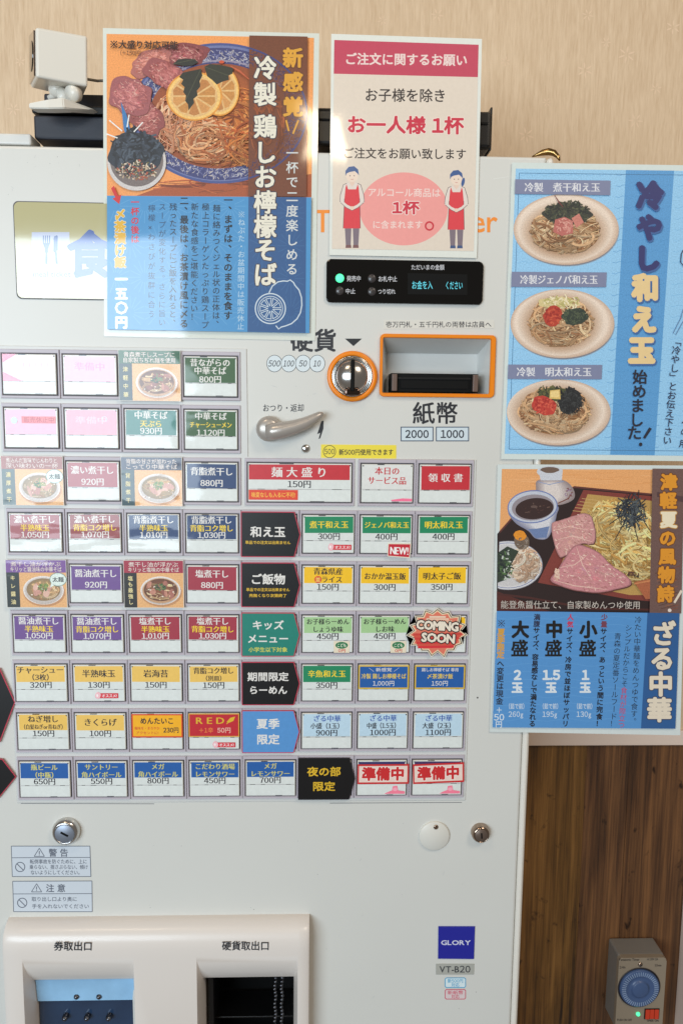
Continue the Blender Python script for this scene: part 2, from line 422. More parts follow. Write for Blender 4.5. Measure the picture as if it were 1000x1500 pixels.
    def vtext(self, s, x0, y0, x1, y1, size, col, bold=0.02, outline=None, ow=0.05, sx=1.0, cols=None):
        """vertical line of characters from the centre of the first to the centre of the last"""
        n = len(s); ang = math.atan2(x0 - x1, y1 - y0) if n > 1 else 0
        def lay(fixed, dx=0.0, dy=0.0):
            for i, ch in enumerate(s):
                if ch in '　 ': continue
                t = i / max(1, n - 1); cx = x0 + (x1 - x0) * t + dx * size; cy = y0 + (y1 - y0) * t + dy * size
                self._v = []; self._f = []
                rr = ang + (pi / 2 if ch in ROT else 0)
                if ch in '、。': cx += 0.5 * size; cy -= 0.5 * size
                self.gl(FULL.get(ch, ch), cx, cy, size, col, 0, sx, rr)
                self.add(self._v, self._f, fixed or (cols[i] if cols else col), 0)
            self.y -= self.eps
        if outline:
            for k in range(8): lay(outline, (bold + ow) * cos(k * pi / 4), (bold + ow) * sin(k * pi / 4))
        if bold < 0.008: lay(None)
        else:
            nn = 4 if bold < 0.035 else 8
            for k in range(nn): lay(None, bold * cos(k * 2 * pi / nn + pi / 4), bold * sin(k * 2 * pi / nn + pi / 4))
    def make(self, name, mat, parent):
        cx = sum(v[0] for v in self.v) / len(self.v); cy = self.y0; cz = sum(v[2] for v in self.v) / len(self.v)
        me = bpy.data.meshes.new(name)
        me.from_pydata([(v[0] - cx, v[1] - cy, v[2] - cz) for v in self.v], [], self.f)
        at = me.color_attributes.new('Col', 'FLOAT_COLOR', 'POINT')
        flat = []
        for c in self.c: flat += [c[0], c[1], c[2], 1.0]
        at.data.foreach_set('color', flat)
        o = put(name, me, mat, parent); o.location = Vector(o.location) + Vector((cx, cy, cz))
        return o
def pxart(y, eps=4e-6):
    return Art(lambda u, v: (W(u, v, y).x, W(u, v, y).z), y, eps)
def locart(x0, ztop, w, h, y, uw=80.0, uh=58.0, eps=4e-6):
    return Art(lambda u, v: (x0 + u / uw * w, ztop - v / uh * h), y, eps)
# ------------------------------------------------------------------ the room
YW = 0.30                                                   # the wall behind the machine
M['wall'] = wall_mat()
trim_z = W(850, 1086, YW).z
wl = box('wall', -1.6, 2.6, YW, YW + 0.1, trim_z, 3.0, 'wall', None); tag(wl, kind='structure')
tr = box('wall_trim', -1.6, 2.6, YW - 0.006, YW + 0.1, trim_z - 0.004, trim_z + 0.018, 'trim', None, 0.001); tag(tr, kind='structure')
def flowers(a):
    for fx, fy, s in ((856, 103, 12), (917, 80, 13), (887, 62, 8), (930, 177, 11), (770, 198, 12), (740, 90, 8), (960, 130, 9), (985, 40, 11), (640, 22, 10), (860, 22, 9), (800, 150, 7), (560, 30, 8), (30, 90, 8), (20, 160, 10)):
        for k in range(6):
            t = k * pi / 3 + fx; c, s_ = cos(t), sin(t)
            a.stroke([(fx + s * 0.25 * c, fy + s * 0.25 * s_), (fx + s * 0.6 * c, fy + s * 0.6 * s_), (fx + s * 0.95 * c, fy + s * 0.95 * s_)], s * 0.22, (222, 194, 164), True)
a = pxart(YW - 0.0001, 2e-7); flowers(a); fo = a.make('flower_motif', 'ink', wl); fo['kind'] = 'stuff'
ww = empty('wooden_wall', (0.6, YW, 0.4)); tag(ww, kind='structure')
xs = [-0.2] + [W(p, 1250, YW).x for p in (690, 851, 913, 1060)] + [1.6]
xs = sorted(xs)
tone = [((30, 18, 10), (84, 54, 26), (128, 88, 46)), ((30, 18, 10), (92, 60, 28), (140, 97, 50)), ((44, 28, 14), (116, 80, 36), (156, 112, 58)),
        ((44, 28, 20), (94, 62, 38), (142, 98, 60)), ((40, 26, 17), (88, 57, 34), (130, 88, 52)), ((22, 14, 12), (54, 32, 22), (92, 58, 38)), ((30, 18, 12), (80, 50, 30), (120, 78, 46))]
for i, (a, c) in enumerate(zip(xs, xs[1:])):
    mt = wood_mat('stained_board', *tone[(i + 1) % 7 if i else 0], 3.1 * i + 1)
    box('plank', a + 0.0001, c - 0.0001, YW - 0.0006 * (i % 2), YW + 0.02, -0.0, trim_z - 0.004, mt, ww, 0.0003, 1)
pp = W(1000, 1300, YW)
po = box('corner_post', pp.x, pp.x + 0.05, YW - 0.03, YW, 0.0, trim_z - 0.004, 'trim', None, 0.002); tag(po, kind='structure')

# ------------------------------------------------------------------ the machine
mc = empty('ticket_machine', (0.3, 0.15, 0.0), 'white meal ticket vending machine covered in price buttons and taped menu sheets', 'vending machine')
XR = W(792, 700).x; ZT = W(400, 221).z; XL = XR - 0.62
box('body', XL + 0.002, XR - 0.002, 0.11, 0.29, 0.05, ZT - 0.004, 'panel', mc, 0.002)
box('side_panel', XL + 0.002, XL + 0.006, 0.012, 0.109, 0.05, ZT - 0.004, 'panel', mc)
box('side_panel', XR - 0.006, XR - 0.002, 0.012, 0.109, 0.05, ZT - 0.004, 'panel', mc)
box('plinth', XL + 0.03, XR - 0.03, 0.03, 0.27, 0.0, 0.05, 'black', mc, 0.002)
# front door with holes for the coin, bill and outlet units is cut as a frame of strips
def px2(p, q, y=0.0):
    a = W(*p, y); c = W(*q, y); return a.x, c.x, c.z, a.z      # x0,x1,z0,z1
bill = px2((560, 494), (716, 578)); outl = px2((30, 1398), (196, 1560)); outr = px2((284, 1398), (440, 1560))
outz = outl[3]
def strips(name, x0, x1, z0, z1, holes, y0, y1, mat, parent):
    bm = bmesh.new()
    xs = sorted({x0, x1, *[h[0] for h in holes], *[h[1] for h in holes]}); zs = sorted({z0, z1, *[h[2] for h in holes], *[h[3] for h in holes]})
    xs = [x for x in xs if x0 <= x <= x1]; zs = [z for z in zs if z0 <= z <= z1]
    g = {}
    def V(x, z, y):
        k = (round(x, 6), round(z, 6), y)
        if k not in g: g[k] = bm.verts.new((x, y, z))
        return g[k]
    solid = {}
    for i in range(len(xs) - 1):
        for j in range(len(zs) - 1):
            mx, mz = (xs[i] + xs[i + 1]) / 2, (zs[j] + zs[j + 1]) / 2
            solid[i, j] = not any(h[0] < mx < h[1] and h[2] < mz < h[3] for h in holes)
    for (i, j), s in solid.items():
        if not s: continue
        a, c, d, e = (xs[i], zs[j]), (xs[i + 1], zs[j]), (xs[i + 1], zs[j + 1]), (xs[i], zs[j + 1])
        bm.faces.new([V(*p, y0) for p in (a, c, d, e)]); bm.faces.new([V(*p, y1) for p in (e, d, c, a)])
        for (di, dj), (p, q) in (((0, -1), (a, c)), ((1, 0), (c, d)), ((0, 1), (d, e)), ((-1, 0), (e, a))):
            if not solid.get((i + di, j + dj), False): bm.faces.new([V(*q, y0), V(*p, y0), V(*p, y1), V(*q, y1)])
    bmesh.ops.recalc_face_normals(bm, faces=bm.faces)
    es = [e for e in bm.edges if len(e.link_faces) == 2 and e.calc_face_angle(0) > 1 and all(abs(v.co.y - y0) < 1e-6 for v in e.verts)]
    bmesh.ops.bevel(bm, geom=es, offset=0.003 if name == 'front_door' else 0.0008, segments=3, affect='EDGES', profile=0.5)
    return finish(name, bm, mat, parent)
strips('front_door', XL, XR - 0.0078, 0.06, ZT, [bill, (outl[0], outl[1], outl[2], outz), (outr[0], outr[1], outr[2], outz)], 0.0, 0.011, 'panel', mc)
box('edge_trim', XR - 0.0075, XR, -0.0006, 0.012, 0.06, ZT, plain('lit_door_edge', (226, 220, 210), 0.3), mc, 0.0045, 5)  # lighter warm colour paints in the light the rounded edge catches
# thin top lip
box('top_cover', XL + 0.004, XR - 0.004, 0.012, 0.288, ZT - 0.004, ZT + 0.001, 'panel', mc)
box('top_rail', XL + 0.001, W(47, 205, 0.004).x, 0.002, 0.03, ZT + 0.0012, W(20, 196, 0.004).z, 'slotgrey', mc, 0.002, 3)
# raised plate that carries the buttons
q = px2((-60, 511), (690, 1174)); q2 = px2((4, 511), (677, 1176))
def gx(c): return c * U
def gz(r): return Z0 - r * A * U
zt_p = gz(1) + 0.80 * A * U + 0.006
prism('button_plate', [(gx(-0.07), gz(9) - 0.007), (gx(8.0), gz(9) - 0.007), (gx(8.0), gz(2) - 0.007), (gx(4.06), gz(2) - 0.007), (gx(4.06), zt_p), (gx(-0.07), zt_p)],
      -0.0010, 0.0, 'panel2', mc, 0.0006, 1)

KW, KH = 0.915 * U, 0.775 * A * U
WHT = (222, 226, 222); LOW = (224, 228, 224); YEL = (250, 215, 40); INK = (34, 30, 40); PW = (232, 228, 222)
GRN = (56, 92, 48); TEAL = (64, 128, 120); BRN = (150, 62, 62); NAV = (36, 62, 108); PUR = (110, 74, 142); CRI = (164, 48, 66)
G2 = (26, 136, 92); YB = (248, 196, 30); TAN = (240, 196, 96); LGR = (168, 206, 148); BLU = (30, 92, 166); PBL = (192, 218, 234)
RED = (200, 46, 56); GOLD = (226, 182, 40)
def hw(d): return d
def key(c, r, wide=None):
    x0 = gx(c); x1 = x0 + (KW if not wide else wide); z0 = gz(r); z1 = z0 + KH
    b = empty('button', ((x0 + x1) / 2, -0.001, (z0 + z1) / 2)); b.parent = mc; b.location = Vector(b.location) - Vector(mc.location)
    return b, x0, x1, z0, z1
def build_key(c, r, wide=None):
    b, x0, x1, z0, z1 = key(c, r, wide)
    e = 0.00235
    rr_ = random.Random(int(c * 31 + r * 7)); b.rotation_euler = (rr_.uniform(-0.009, 0.009), 0, rr_.uniform(-0.009, 0.009))
    y = -0.001
    bm = bmesh.new()
    # bezel: ring of four sloped bars round the key
    o = (x0 - e, x1 + e, z0 - 0.0032, z1 + 0.0042); i_ = (x0, x1, z0, z1)
    def ringv(q, yy): return [bm.verts.new((q[0], yy, q[2])), bm.verts.new((q[1], yy, q[2])), bm.verts.new((q[1], yy, q[3])), bm.verts.new((q[0], yy, q[3]))]
    s = 0.0006
    r1 = ringv(o, y); r2 = ringv((o[0] + s, o[1] - s, o[2] + s, o[3] - s), y - 0.0016); r3 = ringv((i_[0] - s, i_[1] + s, i_[2] - s, i_[3] + s), y - 0.0016); r4 = ringv(i_, y)
    for A1, B1 in ((r1, r2), (r2, r3), (r3, r4)):
        for k in range(4): bm.faces.new((A1[k], A1[(k + 1) % 4], B1[(k + 1) % 4], B1[k]))
    finish('bezel', bm, 'bezel', b)
    g = 0.0007
    prism('gasket', [(x0, z0), (x1, z0), (x1, z1), (x0, z1)], y - 0.0006, y, 'gasket', b)
    return b, x0 + g * 1.3, x1 - g * 1.3, z0 + g * 1.2, z1 - g * 1.2, y - 0.0028
def button(c, r, band, frac, lines, low=LOW, wide=None, extra=None, tick=True):
    """band: colour of the upper card, frac: its height; lines: (text, size, colour, y, width or None)"""
    b, x0, x1, z0, z1, y = build_key(c, r, wide)
    w = x1 - x0; h = z1 - z0; uw = 80.0 * w / (KW - 0.0018)
    bm = bmesh.new(); bbox(bm, x0, x1, y + 0.0001, y + 0.0022, z0, z1, 0.0005, 1); finish('key_cap', bm, 'cap', b)
    rd = random.Random(int(c * 10) + r * 100); ja = rd.uniform(-0.008, 0.008); jx, jy = rd.uniform(-0.9, 0.9), rd.uniform(-0.5, 0.5)
    def jit(art):
        f = art.mapf; art.mapf = lambda u, v: f(u + jx - (v - 29) * ja, v + jy + (u - uw / 2) * ja); return art
    a = locart(x0 + 0.0006, z1 - 0.0006, w - 0.0012, h - 0.0012, y, uw)
    a.rect(0, 0, uw, 58, low); a.rect(0, 0, uw, 2, WHT)
    jit(a); a.rect(1.2, 0.8, uw - 1.2, 39, WHT)
    if frac: a.rect(1.2, 0.8, uw - 1.2, 58 * frac, band)
    if frac > 0.6 and rd.random() < 0.6: a.rect(1.2, 58 * frac - 0.6, uw - 1.2, 58 * frac, tuple(int(k * 0.85) for k in band))
    a.mapf = locart(x0 + 0.0006, z1 - 0.0006, w - 0.0012, h - 0.0012, y, uw).mapf
    if tick:
        a.rect(0.5, 39.0, uw - 0.5, 39.8, (168, 164, 166))
        for u in (0.13, 0.34, 0.86): a.rect(uw * (u - 0.05) + rd.uniform(-2, 2), 38.8, uw * (u + 0.04) + rd.uniform(-2, 2), 39.8, (60, 56, 60))
    a.rect(uw * 0.30, -0.9, uw * 0.44, 0.4, (52, 48, 54)); a.rect(uw * 0.60, 57.6, uw * 0.74, 58.6, (52, 48, 54))
    for u in (1.5, uw - 1.5): a.ell(u, 1.8, 1.1, 1.3, (70, 60, 66), n=8)
    a.make('label_card', 'card', b)
    t = locart(x0 + 0.0006, z1 - 0.0006, w - 0.0012, h - 0.0012, a.y - 2e-5, uw)
    jit(t)
    for L in lines:
        s, size, col, yy = L[:4]; wd = L[4] if len(L) > 4 else None; cx = L[5] if len(L) > 5 else uw / 2
        t.text(s, cx, yy, size, col, wd, 0.012, mincho=True)
    if lines: t.make('lettering', 'card', b)
    if extra:
        ex = locart(x0, z1, w, h, y - 3.5e-4, uw); extra(ex); ex.make('sticker', 'card', b)  # besides stickers, this mesh carries painted glare and lamp glow
    return b
def rec(ex, x=44, y=44):
    ex.rect(x, y + 1, x + 30, y + 9, (206, 34, 48)); ex.rect(x + 1, y + 2, x + 29, y + 8, (222, 60, 70)); ex.text('オススメ!', x + 16, y + 5, 6.0, (250, 235, 235), 24, 0.02)
    ex.ell(x - 2, y + 4.5, 4.5, 5.5, (246, 190, 196), noise=0.08, n=16); ex.ell(x - 3, y + 4.5, 1.6, 2.4, (250, 240, 238), n=10)
def three(name, name2, price, n2=YEL, c1=PW): return [(name, 13, c1, 8), (name2, 11.5, n2, 21), (price, 12, PW, 31.8)]
def two(name, price, c1=PW): return [(name, 13.5, c1, 12), (price, 12.5, PW, 30)]
def splitl(a, b_, price, ca=INK): return ([(a, 12.5, ca, 7), (b_, 11.5, ca, 19)] if b_ else [(a, 13.5, ca, 13)]) + [(price, 12.5, INK, 31.5)]

GLAREPINK = (246, 196, 214)  # upper-left cards: window glare painted in as pale pink
def glarecard(ex): 
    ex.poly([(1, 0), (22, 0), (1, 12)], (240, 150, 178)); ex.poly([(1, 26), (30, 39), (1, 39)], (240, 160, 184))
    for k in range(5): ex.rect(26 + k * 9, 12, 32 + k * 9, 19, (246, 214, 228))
def glarestrip(ex):  # strip on a card whose pink is painted glare
    ex.ell(15, 18, 5, 5, (198, 226, 240), n=16); ex.rect(26, 12, 77, 22, (226, 110, 116)); ex.text('販売休止中', 52, 17, 9, (190, 60, 74), 46, 0.02)
button(0, 1, (250, 222, 236), 0.66, [], extra=glarecard)  # pale pink band and patches stand in for window glare
button(1, 1, (246, 196, 222), 0.66, [('準備中', 13, (236, 168, 200), 16, 48)])
button(2, 1, GRN, 0.66, [])
button(3, 1, GRN, 0.66, [('昔ながらの', 12.5, PW, 8), ('中華そば', 12.5, PW, 20), ('800円', 12, PW, 33)])
button(0, 2, (246, 178, 200), 0.66, [], extra=glarestrip)  # glare wash put into the band colour, here and on the next key
button(1, 2, (244, 172, 190), 0.66, [('準備中', 12, (240, 200, 214), 16, 50), ('〇', 9, (196, 222, 240), 14, None, 60)])
button(2, 2, TEAL, 0.66, three('中華そば', '天ぷら', '930円'))
button(3, 2, GRN, 0.66, [('中華そば', 12.5, PW, 8), ('チャーシューメン', 10, YEL, 21, 66), ('1,120円', 12, PW, 33)])
button(0, 3, BRN, 0.66, []); button(1, 3, (176, 92, 100), 0.66, two('濃い煮干し', '920円'))
button(2, 3, NAV, 0.66, []); button(3, 3, NAV, 0.66, two('背脂煮干し', '880円'))
def bigex(ex): ex.rect(1, 40, 77, 55, (226, 70, 40)); ex.text('味変なしも入るに不可!', 39, 47.5, 8.5, (250, 190, 70), 68, 0.02)
button(4.06, 3, RED, 0.42, [('麺 大 盛 り', 17, PW, 12.5, 88), ('150円', 13, INK, 31)], wide=1.80 * U, extra=bigex)
def paintglow(ex): ex.poly([(46, 54), (64, 51.5), (79, 52), (79, 56), (48, 56)], (252, 120, 156))  # red glow of the key lamp painted as a flat pink patch
button(6, 3, (226, 226, 222), 0.66, [('本日の', 13, RED, 9, 40), ('サービス品', 13, RED, 24, 62)], extra=paintglow)
button(7, 3, RED, 0.66, [('領 収 書', 14.5, PW, 19, 56)])
ME = '背脂コク増し'; MT = '半熟味玉'
button(0, 4, (168, 92, 98), 0.66, three('濃い煮干し', MT, '1,050円')); button(1, 4, BRN, 0.66, three('濃い煮干し', ME, '1,070円'))
button(2, 4, NAV, 0.66, three('背脂煮干し', MT, '1,010円')); button(3, 4, NAV, 0.66, three('背脂煮干し', ME, '1,030円'))
button(5, 4, G2, 0.46, [('煮干和え玉', 12.5, YEL, 13.5), ('300円', 12.5, INK, 32)], extra=lambda ex: rec(ex, 46, 44))
button(6, 4, G2, 0.46, [('ジェノバ和え玉', 11, YEL, 13.5, 72), ('400円', 12.5, INK, 32)])
button(7, 4, G2, 0.46, [('明太和え玉', 12.5, YEL, 13.5), ('400円', 12.5, INK, 32)])
button(0, 5, PUR, 0.66, []); button(1, 5, PUR, 0.66, two('醤油煮干し', '920円')); button(2, 5, CRI, 0.66, []); button(3, 5, CRI, 0.66, two('塩煮干し', '880円'))
def rice(ex): ex.ell(24, 21, 5.6, 5.6, (226, 90, 50), n=20); ex.text('並', 24, 21, 7.5, (250, 220, 120), None, 0.02)
button(5, 5, YB, 0.46, [('青森県産', 12, INK, 7.5), ('ライス', 11.5, INK, 20.5, None, 46), ('150円', 12.5, INK, 32.5)], extra=rice)
button(6, 5, YB, 0.46, [('おかか温玉飯', 12, INK, 15, 68), ('300円', 12.5, INK, 32.5)]); button(7, 5, YB, 0.46, [('明太子ご飯', 12.5, INK, 15), ('350円', 12.5, INK, 32.5)])
button(0, 6, PUR, 0.66, three('醤油煮干し', MT, '1,050円')); button(1, 6, PUR, 0.66, three('醤油煮干し', ME, '1,070円'))
button(2, 6, CRI, 0.66, three('塩煮干し', MT, '1,010円')); button(3, 6, CRI, 0.66, three('塩煮干し', ME, '1,030円'))
def kid(ex):
    ex.rect(50, 40, 75, 58.5, (236, 222, 196)); ex.ell(62.5, 46.5, 10, 5.5, (34, 120, 74), n=20); ex.text('こども', 62.5, 46.5, 6.5, (240, 240, 220), 15, 0.02); ex.text('0円', 63, 55, 6, (200, 50, 40), 12, 0.03)
button(5, 6, LGR, 0.46, [('お子様らーめん', 10.5, INK, 8, 70), ('しょうゆ味', 10.5, INK, 20.5, 50), ('450円', 12.5, INK, 32)], extra=kid)
button(6, 6, LGR, 0.46, [('お子様らーめん', 10.5, INK, 8, 70), ('しお味', 10.5, INK, 20.5, 32), ('450円', 12.5, INK, 32)], extra=kid)
button(7, 6, YB, 0.46, [('準備中', 12, INK, 14)])
button(0, 7, TAN, 0.46, splitl('チャーシュー', '（3枚）', '320円')); button(1, 7, TAN, 0.46, splitl('半熟味玉', None, '130円'), extra=lambda ex: rec(ex, 40, 44))
button(2, 7, TAN, 0.46, splitl('岩海苔', None, '150円')); button(3, 7, TAN, 0.46, [(ME, 11.5, INK, 8, 66), ('（別皿）', 9.5, INK, 20.5), ('150円', 12.5, INK, 32)])
button(5, 7, G2, 0.48, [('辛魚和え玉', 12.5, YEL, 14), ('350円', 12.5, INK, 33)])
def lemonst(l1, l2, l3):
    def f(ex):
        ex.rect(-0.5, 0.5, 80.5, 38.5, (222, 186, 60)); ex.rect(1.6, 2.6, 78.4, 36.4, BLU)
        ex.text(l1, 40, 7.5, 6.5, PW, min(60, 7 * len(l1)), 0.01); ex.text(l2, 40, 18, 9, YEL, min(72, 8.5 * len(l2)), 0.01); ex.text(l3, 40, 29.5, 9.5, PW, None, 0.01)
    return f
button(6, 7, BLU, 0.66, [], extra=lemonst('＼ 新感覚 ／', '冷製 鶏しお檸檬そば', '1,000円')); button(7, 7, BLU, 0.66, [], extra=lemonst('鶏しお檸檬そば 専用', '〆茶漬け飯', '150円'))
button(0, 8, TAN, 0.46, [('ねぎ増し', 12.5, INK, 8), ('（白髪ねぎor青ねぎ）', 9, INK, 21, 72), ('150円', 12.5, INK, 32)]); button(1, 8, TAN, 0.46, splitl('きくらげ', None, '100円'))
def menta(ex):
    ex.rect(-0.5, 0.5, 80.5, 38.5, (222, 80, 40)); ex.rect(1.6, 2.6, 78.4, 36.4, (250, 180, 24)); ex.text('めんたいこ', 40, 11.5, 11.5, INK, 54, 0.03)
    ex.text('麺味を・まろやか', 24, 23.5, 5.5, (206, 60, 40), 40, 0.01); ex.text('アクセントに!', 24, 31, 5.5, (206, 60, 40), 36, 0.01); ex.text('230円', 62, 26.5, 10, INK, 25, 0.03)
button(2, 8, YB, 0.66, [], extra=menta)
def redst(ex):
    ex.rect(-0.5, 0, 80.5, 38, (222, 170, 60)); ex.rect(1, 1.5, 79, 36.5, (196, 30, 44)); ex.text('R E D', 34, 11, 15, GOLD, 46, 0.02, mincho=True)
    ex.poly([(60, 14), (66, 7), (74, 5), (71, 12), (64, 15)], GOLD); ex.stroke([(60, 17), (66, 12)], 1.2, GOLD); ex.text('＋1辛', 27, 27, 9.5, (236, 130, 60), 24, 0.02); ex.text('50円', 56, 27, 10, (240, 190, 170), 22, 0.02)
    rec(ex, 44, 46)
button(3, 8, RED, 0.66, [], extra=redst)
for k, (s, p) in enumerate((('小盛（1玉）', '900円'), ('中盛（1.5玉）', '1000円'), ('大盛（2玉）', '1100円'))):
    button(5 + k, 8, PBL, 0.66, [('ざる中華', 11.5, (44, 84, 168), 8), (s, 11, INK, 20.5, 54), (p, 12.5, INK, 32)])
for k, (s1, s2, p) in enumerate((('瓶ビール', '（中瓶）', '650円'), ('サントリー', '角ハイボール', '550円'), ('メガ', '角ハイボール', '800円'), ('こだわり酒場', 'レモンサワー', '450円'), ('メガ', 'レモンサワー', '700円'))):
    button(k, 9, BLU, 0.46, [(s1, 11, (214, 206, 110), 8), (s2, 11, (214, 206, 110), 21), (p, 12.5, INK, 32)])
def prep(dy, tilt):
    def f(ex):
        def R(x, y): return (40 + (x - 40) * cos(tilt) - (y - 22) * sin(tilt), 22 + dy + (x - 40) * sin(tilt) + (y - 22) * cos(tilt))
        ex.poly([R(0, 6), R(84, 6), R(84, 39), R(0, 39)], (206, 44, 46)); ex.poly([R(2.5, 9), R(81.5, 9), R(81.5, 36), R(2.5, 36)], (238, 214, 202))
        ex.text('準備中', 42, 22 + dy, 23, (206, 40, 44), 70, 0.05, tilt, outline=(250, 236, 226), ow=0.04)
        ex.poly([(44, 55.5), (52, 51.5), (57, 50), (58, 43), (65, 42), (67, 50), (78, 51.5), (78, 55.5)], (252, 130, 156)); ex.ell(62, 48, 4, 3, (253, 170, 188), n=14)  # pink shapes paint in the key lamp's red glow below the sticker
    return f
button(6, 9, (56, 52, 104), 0.5, [], extra=prep(0, 0.0)); button(7, 9, (70, 50, 96), 0.5, [], extra=prep(-1, -0.035))
# covered keys under the arrow cards
for r in (4, 5, 6, 7, 8): button(4, r, (60, 56, 60), 0.66, [])
button(5, 9, (60, 56, 60), 0.66, [])
for r in range(1, 10):
    pass

# ------------------------------------------------------------------ cards stuck over buttons
def arrow(c, r, fill, rim, lines, label, name='arrow_card'):
    x0 = gx(c) - 0.0028; x1 = gx(c + 0.975); z0 = gz(r) - 0.0035; z1 = gz(r) + KH + 0.0025; zm = (z0 + z1) / 2; y = -0.0044
    tip = 0.0060
    o = empty(name, ((x0 + x1) / 2, y, zm), label, 'sign card', 'arrow cards pointing at rows of buttons')
    prism('card', [(x0, z0), (x1 - tip, z0), (x1, zm), (x1 - tip, z1), (x0, z1)], y, y + 0.0006, rim, o)
    a = locart(x0, z1, x1 - x0, z1 - z0, y - 3e-5, 84, 68)
    W_ = 84; T = tip / (x1 - x0) * 84
    a.poly([(1, 1.2), (W_ - T - .8, 1.2), (W_ - 1.2, 34), (W_ - T - .8, 66.8), (1, 66.8)], fill); a.make('card_face', 'dark' if fill == BK else 'card', o)
    t = locart(x0, z1, x1 - x0, z1 - z0, y - 8e-5, 84, 68)
    for s, size, col, yy, wd in lines: t.text(s, 38, yy, size, col, wd, 0.03, mincho=False)
    t.make('lettering', 'card', o)
    return o
M['rim_red'] = plain('red_card_edge', (196, 52, 78), 0.4); M['rim_dark'] = plain('dark_card_edge', (36, 30, 38), 0.4)
BK = (9, 8, 10)
arrow(4, 4, BK, 'rim_red', [('和え玉', 17, PW, 30, 50), ('単品での注文は出来ません', 5.5, GOLD, 46, 64)], 'black arrow card reading 和え玉 with one line of tiny gold print below')
arrow(4, 5, BK, 'rim_red', [('ご飯物', 17, PW, 25, 50), ('単品での注文は出来ません', 5.5, GOLD, 41, 62), ('売無くなり次第終了', 5.5, GOLD, 50, 54)], 'black arrow card reading ご飯物 with two lines of tiny print below')
arrow(4, 6, (20, 128, 112), 'rim_red', [('キッズ', 15, PW, 19, 46), ('メニュー', 15, PW, 40, 60), ('小学生以下対象', 8, (206, 206, 90), 57, 56)], 'green arrow card for the kids menu beside the ramen kids buttons')
arrow(4, 7, BK, 'rim_red', [('期間限定', 14.5, PW, 23, 60), ('らーめん', 14, PW, 44, 56)], 'black arrow card reading 期間限定らーめん in white, above the blue arrow card')
arrow(4, 8, (86, 148, 208), 'rim_red', [('夏季', 17, PW, 21, 34), ('限定', 17, PW, 46, 34)], 'light blue arrow card with white seasonal lettering and red rim')
arrow(5, 9, BK, 'rim_dark', [('夜の部', 16, GOLD, 22, 50), ('限定', 16, GOLD, 46, 34)], 'black arrow card with gold lettering in the bottom row of buttons')
for pts, lab in (([(-62, 979), (0, 979), (22.5, 1029), (0, 1088), (-62, 1088)], 'upper of two black card tips cut by the left frame edge'),
                 ([(-62, 1106), (4, 1112), (24, 1138), (-2, 1170), (-62, 1170)], 'lower of two black card tips cut by the left frame edge')):
    c0 = W(0, pts[2][1])
    o = empty('arrow_card', (c0.x, -0.003, c0.z), lab, 'sign card', 'arrow cards at the left edge')
    prism('card', pxquad(pts, -0.003), -0.003, -0.0022, 'rim_red', o)
    a = pxart(-0.00305); cx = sum(p[0] for p in pts) / 5; cy = pts[2][1]
    a.poly([(cx + (p[0] - cx) * 0.972, cy + (p[1] - cy) * 0.965) for p in pts], (8, 7, 9)); a.make('card_face', 'dark', o)

def photocard(c, r, top, side, l1, l2, sidetxt, food, label, bubble=None):
    x0 = gx(c) - 0.004; x1 = gx(c + 0.965); z0 = gz(r) - 0.0045; z1 = gz(r) + KH + 0.0045; y = -0.0046
    o = empty('picture_card', ((x0 + x1) / 2, y, (z0 + z1) / 2), label, 'menu card', 'picture cards laid over buttons')
    prism('card', [(x0, z0), (x1, z0), (x1, z1), (x0, z1)], y, y + 0.0007, 'cap', o)
    uw, uh = 88.0, 69.0
    a = locart(x0 + 0.0005, z1 - 0.0005, x1 - x0 - 0.001, z1 - z0 - 0.001, y - 3e-5, uw, uh)
    a.rect(0, 0, uw, uh, (232, 176, 116)); a.rect(0, 18, 19, uh, side)
    rn = random.Random(c * 7 + r)
    soup, rimc, meat, green = food
    a.ell(55, 47, 31, 21, (196, 140, 92), n=30); a.soft(54, 44, 30, 21, (236, 228, 222), (190, 176, 166), 6, 0, 2, s1=0.86, pts=26); a.ell(54, 44, 27, 18.5, rimc, n=30); a.soft(54, 43, 25, 16.5, tuple(int(k * .7) for k in soup), soup, 8, 2, -2, pts=26)
    a.noodles(54, 44, 23, 14, 48, [(214, 170, 118), (190, 140, 92), (230, 196, 150), soup], 1.1, r * 3 + c)
    for k in range(7): a.ell(54 + rn.uniform(-17, 17), 43 + rn.uniform(-9, 9), rn.uniform(3, 8), rn.uniform(2, 5), rn.choice(meat), rn.uniform(0, 3), 18, 0.1, rn)
    a.sticks(54, 39, 8, 5, 40, green, 1.1, 5, r + c)
    for k in range(16): a.ell(54 + rn.uniform(-22, 22), 44 + rn.uniform(-13, 13), rn.uniform(0.5, 1.6), rn.uniform(0.4, 1.1), rn.choice([(246, 232, 214), (150, 80, 52), (240, 206, 160)]), 0, 8)
    a.rect(0, 0, uw, 18, top)
    if bubble:
        a.ell(76, 28, 12.5, 10, (120, 150, 140), n=24); a.ell(76, 28, 11.6, 9.1, (224, 236, 226), n=24); a.poly([(66, 33), (70, 36.5), (64, 40)], (224, 236, 226))
    a.make('picture', 'cardfood', o)
    t = locart(x0 + 0.0005, z1 - 0.0005, x1 - x0 - 0.001, z1 - z0 - 0.001, a.y - 2e-5, uw, uh)
    t.text(l1, uw / 2, 5.6, 7.6, (236, 220, 210), 74, 0.01); t.text(l2, uw / 2, 13.2, 7.6, (236, 220, 210), 76, 0.01)
    t.vtext(sidetxt, 9.5, 26, 9.5, 61, 7.6, (236, 220, 160), 0.02)
    if bubble: t.text(bubble, 76, 28, 8, INK, 17, 0.02)
    t.make('lettering', 'card', o)
SOY = ((150, 88, 50), (196, 150, 110), [(172, 108, 92), (146, 84, 70), (196, 134, 112)], [(70, 96, 52), (104, 132, 70), (40, 60, 36)])
